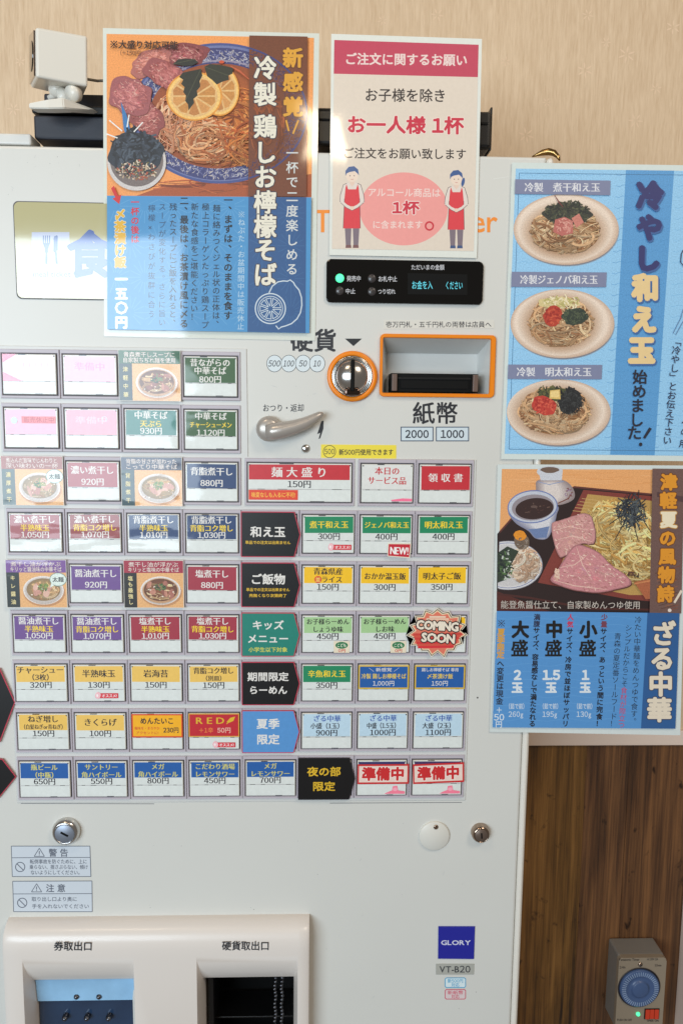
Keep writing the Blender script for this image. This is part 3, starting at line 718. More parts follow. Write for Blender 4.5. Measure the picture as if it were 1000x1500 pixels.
SHI = ((206, 166, 110), (196, 184, 176), [(206, 150, 132), (186, 120, 104), (226, 180, 160)], [(92, 130, 60), (134, 160, 80), (60, 84, 44)])
photocard(2, 1, (36, 90, 52), (40, 60, 66), '青森煮干しスープに', '自家製ちぢれ麺を使用', '津軽中華', SOY, 'picture card with green heading showing a bowl of ramen, top row of buttons')
photocard(0, 3, (150, 66, 48), (60, 84, 84), '煮込んだ旨味でじんわりと', '深い味わいの一杯', '濃厚煮干', SHI, 'picture card with reddish brown heading, ramen bowl and round speech bubble', '太麺')
photocard(2, 3, (34, 42, 74), (40, 70, 76), '背脂の甘さが加わった', 'こってり中華そば', '背脂煮干', SHI, 'picture card with navy heading showing a pale bowl of ramen')
photocard(0, 5, (122, 78, 150), (30, 40, 40), '煮干し油が浮かぶ', 'キリッと醤油味の中華そば', 'キレ醤油', SHI, 'picture card with purple heading, ramen bowl and speech bubble at lower left', '太麺')
photocard(2, 5, (164, 36, 62), (30, 26, 24), '煮干し油が浮かぶ', 'キリッと塩味の中華そば', '塩も最強し', SOY, 'picture card with crimson heading and black side strip beside the 塩煮干し button')

# burst sticker
bx, by = 640.5, 926.5
o = empty('burst_sticker', W(bx, by, -0.005), 'jagged red and cream burst sticker reading COMING SOON', 'sticker')
rn = random.Random(5)
def star(s, rx=41, ry=31, n=15):
    q = random.Random(9); pts = []
    for k in range(2 * n):
        t = 2 * pi * k / (2 * n) + 0.1; rr = (1.0 + q.uniform(-0.05, 0.10)) if k % 2 == 0 else 0.84 + q.uniform(-0.03, 0.03)
        pts.append((bx + s * rx * rr * cos(t) * 1.03, by + s * ry * rr * sin(t) * 1.1))
    return pts
M['stickback'] = plain('sticker_edge', (236, 226, 206), 0.4)
prism('card', pxquad(star(1.04), -0.005), -0.005, -0.0043, 'stickback', o)
a = pxart(-0.00503, 1e-5)
def starfan(s, col):
    p = star(s); n = len(p); a.add(p + [(bx, by)], [(k, (k + 1) % n, n) for k in range(n)], col)
starfan(1.0, (44, 34, 34)); starfan(0.96, (240, 214, 176)); starfan(0.90, (226, 120, 96))
for k in range(7): a.stroke([(bx - 36 + k * 1.2, by + 3 + k * 3.1), (bx + 36 - k * 2, by + 2 + k * 3.1)], 3.3, [(206 + k * 2, 66 - k * 3, 56), (214, 84, 66)][k % 2])
for k in range(5): a.stroke([(bx - 30 + k * 4.5, by - 10 - k * 3.2), (bx + 30 - k * 4.5, by - 10 - k * 3.2)], 2.6, (238, 170 + k * 10, 136 + k * 12))
a.make('picture', 'card', o)
t = pxart(-0.00525, 1e-5)
t.text('COMING', bx, by - 10.5, 17.5, (240, 226, 206), 62, 0.05, 0.06, outline=(34, 24, 26), ow=0.09); t.text('SOON', bx + 1, by + 7.5, 17.5, (240, 226, 206), 49, 0.05, 0.06, outline=(34, 24, 26), ow=0.09)
t.make('lettering', 'card', o)
# NEW! tag
o = empty('new_tag', W(585, 806, -0.005), 'small tilted red tag reading NEW! over the lower edge of a green-banded button', 'sticker')
prism('card', pxquad([(568, 795.5), (602, 796), (600, 817.5), (567, 815)], -0.005), -0.005, -0.0044, 'stickback', o)
a = pxart(-0.00503, 1e-5); a.poly([(569, 797), (600.7, 797.3), (598.8, 816.2), (568.2, 814)], (200, 30, 50)); a.make('card_face', 'card', o)
t = pxart(-0.00507, 1e-5); t.text('NEW!', 584.6, 806.3, 15.5, (250, 244, 240), 27, 0.03, 0.04, mincho=True); t.make('lettering', 'card', o)
# ------------------------------------------------------------------ machine: fittings
DK = (44, 46, 52)
def printed(name, y, fn, mat='ink', parent=mc, eps=6e-6):
    a = pxart(y, eps); fn(a); return a.make(name, mat, parent)
# cream window with meal ticket sign
wq = px2((21, 296), (310, 441))
o = empty('display_window', ((wq[0] + wq[1]) / 2, 0, (wq[2] + wq[3]) / 2)); o.parent = mc; o.location = Vector(o.location) - Vector(mc.location)
prism('seal', rrect(wq[0] - 0.0009, wq[1], wq[2] - 0.0009, wq[3] + 0.0009, 0.005), -0.0006, 0.0, 'gasket', o)
prism('pane', rrect(wq[0], wq[1], wq[2], wq[3], 0.0045), -0.0012, -0.0001, 'glass', o, 0.0005, 1)
def mealsign(a):
    a.rect(47, 340, 102, 391, (196, 204, 226))
    G = (112, 132, 180)
    a.rect(67, 368, 70, 386.5, G); a.rect(66, 356, 71, 370, G)
    for k in range(4): a.rect(63.2 + k * 3, 345, 64.8 + k * 3, 357, G)
    a.poly([(63, 356), (74, 356), (71, 364), (66, 364)], G)
    a.poly([(80, 346), (84, 344.5), (85, 346), (85, 367), (83.5, 367), (85, 386.5), (82, 386.5), (80.5, 370), (78.5, 368), (79, 350)], G)
    a.text('meal ticket', 76.5, 401, 12, (130, 138, 150), 56, 0.005)
    a.text('食券', 166, 372, 72, (96, 118, 178), 136, 0.035)
a = pxart(-0.00125, 6e-6); mealsign(a); a.make('sign_print', printmat('window_print', 0.06, 1.0), o)
printed('maker_lettering', -0.00015, lambda a: a.text('Ticket Vender', 594, 322, 47, (240, 142, 50), 272, 0.012))

# status display
dq = px2((478, 380), (705, 447))
o = empty('status_display', ((dq[0] + dq[1]) / 2, 0, (dq[2] + dq[3]) / 2)); o.parent = mc; o.location = Vector(o.location) - Vector(mc.location)
prism('housing', rrect(dq[0], dq[1], dq[2], dq[3], 0.004), -0.003, 0.0, 'blackgl', o, 0.0012)
prism('screen', pxquad([(597, 400), (684, 402), (684, 432), (597, 431)], -0.0033), -0.0032, -0.0028, 'void', o)
for px, py, mm in ((497.5, 407.5, 'led'), (497.5, 426, 'lamp'), (544.5, 408, 'lamp'), (544.5, 427, 'lamp')):
    p = W(px, py, -0.003); l = lathe('indicator_lamp', [(0.0042, -0.0028), (0.0040, -0.0040), (0.0028, -0.0046), (0, -0.0049)], p.x, p.z, mm, o, 20)
    if mm == 'led': l['label'] = 'lit green lamp'
M['darkgreen'] = plain('unlit_green_lamp', (18, 52, 42), 0.25)
def dt(a):
    c = (206, 206, 210)
    a.text('発売中', 518, 408, 9, c, 21, 0.01); a.text('中止', 513, 426.5, 8.5, c, 15, 0.01); a.text('お札中止', 567.5, 408.5, 9, c, 28, 0.01); a.text('つり切れ', 566, 427, 8.5, c, 26, 0.01); a.text('ただいまの金額', 626, 391.5, 8.5, c, 49, 0.01)
printed('lettering', -0.00315, dt, 'ink', o)
a = pxart(-0.0034); a.text('お金を入', 618, 417.5, 13, (120, 230, 240), 31, 0.004); a.text('ください', 664.5, 418, 13, (120, 230, 240), 26, 0.004); a.make('screen_lettering', 'cyan', o)
# paper note
nq = pxquad([(561.5, 469), (723, 469), (723.5, 481), (562, 482)], 0)
prism('note_strip', nq, -0.0003, 0, 'cap', mc)
printed('note_lettering', -0.00034, lambda a: a.text('壱万円札・五千円札の両替は店員へ', 642, 475.2, 9.6, INK, 155, 0.01))
# silkscreen
printed('coin_lettering', -0.00012, lambda a: a.text('硬貨', 459, 498.5, 35, (38, 38, 44), 68, 0.03))
printed('coin_arrow', -0.00012, lambda a: a.poly([(505, 496), (530, 496), (517.5, 507)], (30, 32, 36)))
for s, x, w_ in (('500', 402, 18), ('100', 423, 16), ('50', 444, 12), ('10', 464.5, 11)):
    def cmark(a):
        a.ell(x, 532.5, 11.6, 12.6, DK, n=32); a.ell(x, 532.5, 10.9, 11.9, (214, 224, 228), n=32); a.text(s, x, 532.3, 12, DK, w_, 0.012, skew=0.18)
    printed('coin_mark', -0.00012 - 0.00002 * (x < 465) - x * 1e-7, cmark)
printed('return_lettering', -0.00012, lambda a: a.text('おつり・返却', 415, 597.5, 12, DK, 61, 0.01))
printed('note_word', -0.00012, lambda a: a.text('紙幣', 637, 605, 34, (34, 34, 40), 67, 0.02))
for x0, x1, s in ((586.5, 634.5, '2000'), (638, 686.5, '1000')):
    printed('note_mark', -0.00012, lambda a: (a.rect(x0, 625, x1, 646.5, (60, 76, 100)), a.rect(x0 + 1.4, 626.4, x1 - 1.4, 645.1, (206, 218, 224)), a.text(s, (x0 + x1) / 2, 635.6, 15, (48, 52, 62), 35, 0.03)))
printed('turn_arrow', -0.00012, lambda a: a.poly([(470.5, 617), (474, 616), (473.5, 628), (469, 642), (466.5, 643), (469, 634), (464.5, 636)], (30, 30, 34)))
for p_, c_ in (([(0, 671.5), (352, 672.5)], (150, 150, 156)), ([(31, 1177), (226, 1177.5)], (120, 120, 124)), ([(483, 1176.5), (676, 1175.5)], (120, 120, 124))):
    printed('groove_line', -0.00012, lambda a: a.stroke(p_, 0.9, c_))
def specks(a):
    r = random.Random(12); a.ell(699, 1022, 1.3, 1.3, (60, 56, 54), n=8)
    for k in range(46):
        x, y = r.choice(((r.uniform(60, 620), r.uniform(1190, 1335)), (r.uniform(470, 740), r.uniform(1240, 1490)), (r.uniform(370, 470), r.uniform(560, 670)), (r.uniform(2, 140), r.uniform(225, 290))))
        d = r.uniform(0, 3); l = r.uniform(0.5, 5); c = r.choice(((176, 178, 176), (190, 190, 186), (150, 148, 144)))
        if r.random() < 0.6: a.ell(x, y, r.uniform(0.4, 0.8), r.uniform(0.4, 0.7), c, n=6)
        else: a.stroke([(x, y), (x + l * cos(d), y + l * sin(d)), (x + 2 * l * cos(d + .1), y + 2 * l * sin(d + .1))], 0.5, (184, 186, 184), True)
    for q in (((196, 236), (215, 231)), ((230, 240), (236, 236)), ((722, 262), (744, 259))): a.stroke(q, 1.0, (222, 222, 216))
sp = printed('scuffs', -0.00008, specks); sp['kind'] = 'stuff'
# yellow sticker
prism('yellow_sticker', pxquad([(470, 651), (580, 652), (580, 672), (470, 671)], 0), -0.0003, 0, plain('yellow_sticker', (238, 218, 72), 0.35), mc)
def ys(a):
    a.ell(482.5, 661.5, 9.4, 9.4, DK, n=30); a.ell(482.5, 661.5, 8.5, 8.5, (238, 218, 72), n=30); a.text('500', 482.5, 661.3, 10.5, DK, 15, 0.01); a.text('新500円使用できます', 536, 662.3, 9.5, INK, 80, 0.02)
printed('yellow_sticker_lettering', -0.00035, ys)
# small screw
p = W(447.5, 657); lathe('screw', [(0.0042, 0), (0.0042, -0.001), (0.003, -0.0022), (0, -0.0026)], p.x, p.z, 'chrome', mc, 16)

# coin slot
p = W(515.5, 551.5); R = W(552, 551.5).x - p.x
o = empty('coin_slot', (p.x, 0, p.z)); o.parent = mc; o.location = Vector(o.location) - Vector(mc.location)
lathe('ring', [(R, 0), (R, -0.003), (R - 0.0012, -0.0042), (R * 0.84, -0.0042), (R * 0.81, -0.0036), (R * 0.81, 0)], p.x, p.z, 'orange', o, 56)
Q = R * 0.80
lathe('chrome_cup', [(Q, -0.0040), (Q * 0.97, -0.0045), (Q * 0.93, -0.0038), (Q * 0.90, -0.0012), (Q * 0.86, -0.0030), (Q * 0.7, -0.0075), (Q * 0.45, -0.0105), (Q * 0.2, -0.0118), (0, -0.0121)], p.x, p.z, 'chrome', o, 56)
bm = bmesh.new(); bbox(bm, p.x - 0.0019, p.x + 0.0019, -0.0135, -0.004, p.z - Q * 0.74, p.z + Q * 0.80, 0.0008, 1); finish('slot', bm, 'void', o)
bm = bmesh.new(); bbox(bm, p.x - 0.0075, p.x + 0.0075, -0.0105, -0.003, p.z - Q * 0.95, p.z - Q * 0.62, 0.002, 2); finish('slot_foot', bm, plain('dark_chrome', (90, 74, 66), 0.15, metal=1), o)
# bill slot
bo = px2((556.5, 489), (722.5, 583)); bi = bill
o = empty('bill_slot', ((bo[0] + bo[1]) / 2, 0, (bo[2] + bo[3]) / 2)); o.parent = mc; o.location = Vector(o.location) - Vector(mc.location)
def ringprism(name, outer, inner, y0, y1, mat, parent, bev=0.0008):
    bm = bmesh.new(); n = len(outer)
    L = [[bm.verts.new((q[0], yy, q[1])) for q in pts] for pts, yy in ((outer, y1), (outer, y0 + bev), ([(a[0] + (b_[0] - a[0]) * 0.15, a[1] + (b_[1] - a[1]) * 0.15) for a, b_ in zip(outer, inner)], y0), ([(a[0] + (b_[0] - a[0]) * 0.85, a[1] + (b_[1] - a[1]) * 0.85) for a, b_ in zip(outer, inner)], y0), (inner, y0 + bev), (inner, y1))]
    for a, c in zip(L, L[1:]):
        for k in range(n): bm.faces.new((a[k], a[(k + 1) % n], c[(k + 1) % n], c[k]))
    return finish(name, bm, mat, parent)
ringprism('frame', rrect(bo[0], bo[1], bo[2], bo[3], 0.0045), rrect(bi[0] + 0.0005, bi[1] - 0.0005, bi[2] + 0.0005, bi[3] - 0.0005, 0.0015), -0.0034, 0.0, 'orange', o)
x0, x1, z0, z1 = bi
dep = 0.030
bm = bmesh.new()
i0, i1 = x0 + 0.007, x1 - 0.007; j0, j1 = z0 + 0.0, z1 - 0.013
f = [bm.verts.new(v) for v in ((x0, -0.002, z0), (x1, -0.002, z0), (x1, -0.002, z1), (x0, -0.002, z1))]
g = [bm.verts.new(v) for v in ((i0, dep, j0), (i1, dep, j0), (i1, dep, j1), (i0, dep, j1))]
for k in range(4): bm.faces.new((f[k], f[(k + 1) % 4], g[(k + 1) % 4], g[k]))
bm.faces.new(g); finish('recess', bm, 'slotgrey', o)
q = px2((571, 547), (697, 576), 0.012)
box('mouth', q[0], q[1], 0.004, dep - 0.001, q[2], q[3], 'void', o, 0.0008)
for s in (0, 1):
    xx = q[0] + 0.001 if s == 0 else q[1] - 0.006
    box('guide', xx, xx + 0.005, -0.001, 0.004, q[2] + 0.001, q[3] - 0.001, plain('brown_guide', (104, 84, 74), 0.4), o, 0.0006)
box('mouth_slit', q[0] + 0.010, q[1] - 0.010, 0.0025, 0.0039, q[2] + 0.004, q[3] - 0.007, 'void', o)
box('mouth_lip', q[0] + 0.007, q[1] - 0.007, 0.0030, 0.0039, q[3] - 0.006, q[3] - 0.004, 'black', o, 0.0003)

# change return lever: a knob with a swept arm
p = W(397, 628); o = empty('return_lever', (p.x, 0, p.z)); o.parent = mc; o.location = Vector(o.location) - Vector(mc.location)
lathe('pivot', [(0.0125, 0), (0.0125, -0.006), (0.0112, -0.0105), (0.008, -0.013), (0, -0.0137)], p.x - 0.002, p.z, 'lever', o, 32)
pts = [(391, 633, 0.0105, 0.0080), (402, 632, 0.0115, 0.0085), (416, 629.5, 0.0120, 0.0080), (432, 625.5, 0.0120, 0.0070), (447, 620, 0.0118, 0.0060), (460, 613, 0.0115, 0.0048), (469, 607.5, 0.0112, 0.0036), (473, 605, 0.011, 0.0014)]
vs = [W(a, b_, -c) for a, b_, c, d in pts]
tube('arm', vs, [d for *_, d in pts], 'lever', o, 14)

# locks and cap
def lock(px, py, Rpx, mat, inner, tilt, label):
    p = W(px, py); R = Rpx * 0.000667
    o = empty('lock', (p.x, 0, p.z)); o.parent = mc; o.location = Vector(o.location) - Vector(mc.location); o['label'] = label
    lathe('collar', [(R, 0), (R, -0.003), (R * 0.92, -0.0065), (R * 0.78, -0.0085), (R * 0.72, -0.0085), (R * 0.70, -0.006)], p.x, p.z, mat, o, 40)
    lathe('barrel', [(R * 0.71, -0.0055), (R * 0.71, -0.0082), (R * 0.66, -0.0087), (0, -0.0088)], p.x, p.z, inner, o, 32)
    a = pxart(-0.00885); c_ = W(px, py, -0.00885)
    bm = bmesh.new(); bbox(bm, -R * 0.07, R * 0.07, -0.0092, -0.0086, -R * 0.30, R * 0.30, 0, 1)
    for v in bm.verts:
        x, z = v.co.x, v.co.z; v.co.x = p.x + x * cos(tilt) - z * sin(tilt); v.co.z = p.z + x * sin(tilt) + z * cos(tilt)
    finish('keyhole', bm, 'void', o)
M['brownface'] = plain('brown_lock_face', (112, 96, 86), 0.4, metal=0.5); M['browncr'] = plain('brown_chrome', (170, 150, 134), 0.14, metal=1); M['dullnickel'] = plain('dull_nickel', (150, 158, 172), 0.45, metal=0.7)
lock(98.5, 1215.5, 21.5, 'chrome', 'dullnickel', 1.05, 'large chrome lock')
lock(702.5, 1218, 15, 'browncr', 'brownface', 0.1, 'small brown chrome lock')
p = W(635.5, 1223.5); o = empty('round_cap', (p.x, 0, p.z)); o.parent = mc; o.location = Vector(o.location) - Vector(mc.location)
lathe('disc', [(0.0162, 0), (0.0162, -0.0018), (0.0152, -0.0026), (0, -0.0026)], p.x, p.z, 'cap', o, 48)
p2 = W(637.5, 1209.5); lathe('rivet', [(0.0026, -0.0026), (0.0026, -0.0032), (0.0016, -0.0036), (0, -0.0034)], p2.x, p2.z, 'browncr', o, 16)

# warning labels
def warn(name, q, split, rows, y=-0.0003, title='警 告', tri=(58, 1249), nos=(30, 1270), lw=0.9):
    prism(name, pxquad(q, 0), -0.0002, 0, plain('warning_label_film', (205, 212, 220), 0.35), mc)
    def f(a):
        c = (92, 98, 112)
        a.frame(q, lw, c); a.stroke(split, lw, c)
        x, yy = tri; a.frame([(x, yy - 6.5), (x + 7.5, yy + 5.5), (x - 7.5, yy + 5.5)], 1.0, c); a.rect(x - 0.6, yy - 2.5, x + 0.6, yy + 2, c); a.rect(x - 0.6, yy + 2.8, x + 0.6, yy + 4, c)
        a.text(title, x + 28, yy, 12.5, c, 29, 0.02)
        a.ring(nos[0], nos[1], 6.8, 6.8, 1.2, c); a.stroke([(nos[0] - 5, nos[1] - 5), (nos[0] + 5, nos[1] + 5)], 1.2, c)
        for s, xx, y2, w_ in rows: a.text(s, xx, y2, 7.2, c, w_, 0.012)
    printed(name + '_print', -0.00025, f)
warn('warning_label', [(17, 1239.5), (132, 1239.5), (133.5, 1284), (18.5, 1284)], [(17.5, 1256.5), (132.5, 1256)], [('転倒事故を防ぐために、上に', 86, 1262, 84), ('乗らない、揺さぶらない、傾け', 86.5, 1270, 86), ('ないようにしてください。', 83, 1278, 76)])
warn('warning_label', [(19, 1291), (135, 1290.5), (135.5, 1335.5), (20.5, 1335.5)], [(19.5, 1309.5), (135, 1309)], [('取り出し口より奥に', 80, 1317, 67), ('手を入れないでください', 89, 1327.5, 84)], title='注 意', tri=(54, 1301), nos=(33, 1322.5))

# outlet unit: a cream hood with two scooped openings
hood = px2((14, 1341), (452, 1700))
OX0, OX1 = W(14, 1345).x, W(453, 1345).x; OZT = W(230, 1341).z; OZB = OZT - 0.34
o = empty('outlet_unit', ((OX0 + OX1) / 2, 0, OZB)); o.parent = mc; o.location = Vector(o.location) - Vector(mc.location)
YF = -0.022
def wz(py, y): return W(300, py, y).z
def wx(px, py, y): return W(px, py, y).x
# (depth profile of the front skin, from the top edge down)
prof = [(0.0, OZT), (-0.004, OZT), (-0.009, OZT - 0.0012), (-0.0145, OZT - 0.004), (-0.019, OZT - 0.009), (-0.0214, OZT - 0.016), (YF, OZT - 0.024)]
holeL = (wx(33, 1410, YF), wx(196, 1410, YF)); holeR = (wx(288, 1410, YF), wx(436, 1410, YF)); hz = wz(1401, YF)
SH_ = hz - wz(1432, YF + 0.017)
bm = bmesh.new()
xsn = [OX0, OX0 + 0.003, holeL[0], holeL[1], holeR[0], holeR[1], OX1 - 0.003, OX1]
prev = None
rows = prof + [(YF, hz), (YF, OZB)]
gridv = []
for ri, (yy, zz) in enumerate(rows):
    gridv.append([bm.verts.new((x, yy + (0.002 if i in (0, 7) and ri > 0 else 0), zz)) for i, x in enumerate(xsn)])
for ri in range(len(rows) - 1):
    for i in range(7):
        if ri == len(rows) - 2 and i in (2, 4): continue
        bm.faces.new((gridv[ri][i], gridv[ri][i + 1], gridv[ri + 1][i + 1], gridv[ri + 1][i]))
for i in (0, 7):
    back = [bm.verts.new((xsn[i], 0.0, zz)) for yy, zz in rows[1:]]
    for k in range(len(back) - 1): bm.faces.new((gridv[k + 1][i], gridv[k + 2][i], back[k + 1], back[k]))
for (h0, h1) in ((2, 3), (4, 5)):
    # curved scoop from the lip down and back
    xa, xb = xsn[h0], xsn[h1]; last = None
    for k in range(9):
        t = k / 8; yy = YF + 0.017 * (t ** 1.8); zz = hz - SH_ * t; dx = 0.0045 * t
        cur = [bm.verts.new((xa + dx, yy, zz)), bm.verts.new((xb - dx, yy, zz))]
        sd = [bm.verts.new((xa, YF, zz)), bm.verts.new((xb, YF, zz))]
        if last: 
            bm.faces.new((last[0][0], last[0][1], cur[1], cur[0]))
            bm.faces.new((last[1][0], last[0][0], cur[0], sd[0])); bm.faces.new((last[0][1], last[1][1], sd[1], cur[1]))
        last = (cur, sd)
    # side cheeks of the opening below the scoop
    for xx, sgn, e in ((xa, 1, 0), (xb, -1, 1)):
        v = [last[1][e], last[0][e], bm.verts.new((xx + sgn * 0.0045, last[0][e].co.y, OZB)), bm.verts.new((xx, YF, OZB))]
        bm.faces.new(v)
        w_ = [last[0][e], bm.verts.new((xx + sgn * 0.0045, 0.10, last[0][e].co.z)), bm.verts.new((xx + sgn * 0.0045, 0.10, OZB)), v[2]]
        bm.faces.new(w_)
bmesh.ops.remove_doubles(bm, verts=bm.verts, dist=1e-6)
hd = finish('hood', bm, 'cream', o)
for p_ in hd.data.polygons: p_.use_smooth = True
md = hd.modifiers.new('edge_split', 'EDGE_SPLIT'); md.split_angle = radians(38)
scz = hz - SH_
for (h0, h1) in ((2, 3), (4, 5)):
    box('inner_box', xsn[h0] + 0.0046, xsn[h1] - 0.0046, 0.075, 0.08, OZB, scz, 'void', o)
    box('inner_roof', xsn[h0] + 0.0046, xsn[h1] - 0.0046, -0.0045, 0.075, scz, scz + 0.002, 'void', o)
    box('inner_floor', xsn[h0] + 0.0046, xsn[h1] - 0.0046, -0.01, 0.075, OZB, OZB + 0.002, 'void', o)
# left opening: steel lip, dark blue flap with bolts
xa, xb = xsn[2] + 0.005, xsn[3] - 0.005
bm = bmesh.new()
za, zb = scz - 0.0003, wz(1461, 0.004)
v = [bm.verts.new(c) for c in ((xa, -0.002, za), (xb, -0.002, za), (xb, 0.002, zb), (xa, 0.002, zb), (xa, 0.001, za), (xb, 0.001, za), (xb, 0.004, zb), (xa, 0.004, zb))]
for f in ((0, 1, 2, 3), (7, 6, 5, 4), (0, 3, 7, 4), (1, 5, 6, 2), (3, 2, 6, 7), (0, 4, 5, 1)): bm.faces.new([v[i] for i in f])
M['sheenflap'] = plain('blue_reflection_acrylic', (150, 196, 232), 0.15, coat=1, bs=60, bstr=0.3, var=0.35, vscale=25)  # window reflection on the lip painted in as mottled pale blue
finish('flap_lip', bm, 'sheenflap', o)
box('flap', xa, xb, 0.006, 0.008, wz(1560, 0.006), zb + 0.001, 'bluesteel', o, 0.0004)
for px, py in ((112, 1461), (145, 1461), (95, 1493), (127, 1493), (159, 1493)):
    q = W(px, py, 0.0); lathe('bolt', [(0.0033, 0.006), (0.0033, 0.002), (0.0026, -0.0002), (0.0012, -0.0016), (0, -0.0018)], q.x, q.z, 'steel', o, 16)
# right opening: dark shelf and ball chains
box('inner_shelf', xsn[4] + 0.005, xsn[5] - 0.005, 0.03, 0.07, wz(1480, 0.04) - 0.002, wz(1480, 0.04), 'black', o, 0.0005)
box('inner_bracket', xsn[4] + 0.007, xsn[4] + 0.013, 0.01, 0.07, OZB, scz - 0.001, 'black', o, 0.0008)
for px in (403, 412.5):
    bm = bmesh.new(); top = W(px, 1433, 0.0)
    rb = 0.0021
    n_ = 26
    for k in range(n_):
        zz = scz - 0.001 - k * 0.0043
        m_ = Matrix.Translation((top.x + 0.0006 * sin(k * 1.3), 0.0 + 0.0004 * cos(k), zz)); bmesh.ops.create_icosphere(bm, subdivisions=1, radius=rb, matrix=m_)
    finish('ball_chain', bm, 'steel', o, True)
printed('ticket_outlet_lettering', YF - 0.0002, lambda a: a.text('券取出口', 107.5, 1386, 14.3, DK, 57, 0.02), 'ink', o)
printed('coin_outlet_lettering', YF - 0.0002, lambda a: a.text('硬貨取出口', 360, 1385.5, 14.3, DK, 70, 0.02), 'ink', o)

# maker plates
prism('logo_plate', pxquad([(641.5, 1356.5), (695, 1356.5), (693.5, 1404), (641, 1403.5)], 0), -0.0012, 0, plain('royal_blue_plate', (36, 40, 150), 0.25), mc, 0.0002, 1)
printed('logo_lettering', -0.0013, lambda a: a.text('GLORY', 667.3, 1380.5, 9.5, (214, 214, 232), 44, 0.03))
prism('model_plate', pxquad([(638, 1411.5), (694, 1411.5), (693.5, 1427), (638, 1427)], 0), -0.0006, 0, plain('grey_plate', (172, 172, 164), 0.35), mc)
printed('model_lettering', -0.0007, lambda a: a.text('VT-B20', 666, 1419.5, 13, (60, 62, 66), 46, 0.015))
def badges(a):
    for yy, c, c2, l1, l2 in ((1439.5, (74, 164, 206), (220, 236, 240), '新500円', '対応'), (1456.5, (210, 96, 116), (222, 206, 206), '新紙幣', '対応')):
        a.poly([(653, yy - 7.6), (680, yy - 7.6), (682, yy - 5.5), (682, yy + 5.5), (680, yy + 7.6), (653, yy + 7.6), (651, yy + 5.5), (651, yy - 5.5)], c)
        a.poly([(653.5, yy - 6.4), (679.5, yy - 6.4), (680.8, yy - 5), (680.8, yy + 5), (679.5, yy + 6.4), (653.5, yy + 6.4), (652.2, yy + 5), (652.2, yy - 5)], c2)
        a.text(l1, 666.5, yy - 2.7, 6.4, c, 23, 0.02); a.text(l2, 666.5, yy + 3.2, 6, c, 12, 0.02)
printed('badge_stickers', -0.0002, badges, 'card')
# brass catch on the top edge
p = W(800, 228, 0.02)
tube('top_catch', [(W(779, 229.5, .02)), W(786, 226.5, .02), W(794, 223.5, .018), W(803, 222, .016), W(811, 224, .014), W(817, 229.5, .012), W(819, 235, .010)], [0.0006, 0.0016, 0.0028, 0.0034, 0.0030, 0.0020, 0.0008], 'brass', mc, 10)

# ------------------------------------------------------------------ things on top of the machine
zt = ZT + 0.010
def wxz(px, py, y): q = W(px, py, y); return q.x, q.z
x0, z1 = wxz(49, 168, 0.012); x1, _ = wxz(300, 168, 0.012)
o = empty('cabinet', ((x0 + x1) / 2, 0.07, zt), 'dark navy metal cash box on top of the machine under the small camera', 'box')
box('case', x0, x1, 0.012, 0.15, zt, z1, 'navy', o, 0.002)
box('lid', x0 - 0.0008, x1, 0.010, 0.15, z1 + 0.0012, z1 + 0.0085, 'black', o, 0.0015)
x2, z2 = wxz(64, 136, 0.05)
box('upper_case', x2, x1, 0.05, 0.15, z1 + 0.0085, z2, 'navy', o, 0.002)
box('upper_lid', x2 + 0.030, x1, 0.046, 0.15, z1 + 0.014, z1 + 0.017, 'black', o, 0.001)
x0, z1 = wxz(462, 156, 0.012); x1, _ = wxz(721, 156, 0.012)
o = empty('printer', ((x0 + x1) / 2, 0.07, zt), 'black box standing on the machine behind the white and red notice', 'box')
box('case', x0, x1, 0.012, 0.12, zt, z1, 'black', o, 0.004, 3)
box('side_rib', x1 - 0.001, x1 + 0.001, 0.016, 0.10, zt, zt + 0.04, 'black', o, 0.0008)
box('lid_rim', x0 + 0.004, x1 - 0.004, 0.011, 0.0118, z1 - 0.013, z1 - 0.011, 'void', o)

# small camera with clip
o = empty('clip_camera', W(90, 155, 0.0), 'small white cube camera clipped onto the dark box at the top left', 'camera')
def V6(lst):
    bm = bmesh.new(); v = [bm.verts.new(p) for p in lst]
    for f in ((0, 1, 2, 3), (4, 7, 6, 5), (0, 4, 5, 1), (1, 5, 6, 2), (2, 6, 7, 3), (3, 7, 4, 0)): bm.faces.new([v[i] for i in f])
    return bm
# side face nearest the viewer, and the far side face
n0, n1, n2, n3 = W(53, 39.5, -0.028), W(128.5, 53, -0.012), W(129, 127, -0.010), W(53.5, 113, -0.026)
f0, f1, f2, f3 = W(44.5, 50, 0.020), W(120, 60, 0.036), W(120.5, 146, 0.036), W(45.5, 128.5, 0.020)
bm = V6([n0, n1, n2, n3, f0, f1, f2, f3]); bmesh.ops.bevel(bm, geom=list(bm.edges), offset=0.0022, segments=3, affect='EDGES', profile=0.5)
finish('camera_body', bm, 'white', o)
# dark lens face on the left side
cen = (n0 + n3 + f0 + f3) / 4; nrm = (n3 - n0).cross(f0 - n0).normalized()
if nrm.x > 0: nrm = -nrm
def onf(s, t): return n0.lerp(f0, t).lerp(n3.lerp(f3, t), s)
fa = [onf(s, t) + nrm * 0.0006 for s, t in ((0.05, 0.12), (0.05, 0.95), (0.95, 0.95), (0.95, 0.12))]
bm = V6([p + nrm * 0.0008 for p in fa] + [p - nrm * 0.001 for p in fa]); finish('lens_face', bm, plain('brown_black_lens_face', (70, 52, 44), 0.15, coat=1), o)
bm = bmesh.new(); ax = nrm.to_track_quat('Z', 'Y').to_matrix().to_4x4()
bmesh.ops.create_cone(bm, cap_ends=True, segments=28, radius1=0.013, radius2=0.0125, depth=0.0008, matrix=Matrix.Translation(cen + nrm * 0.0016) @ ax); finish('lens', bm, 'blackgl', o)
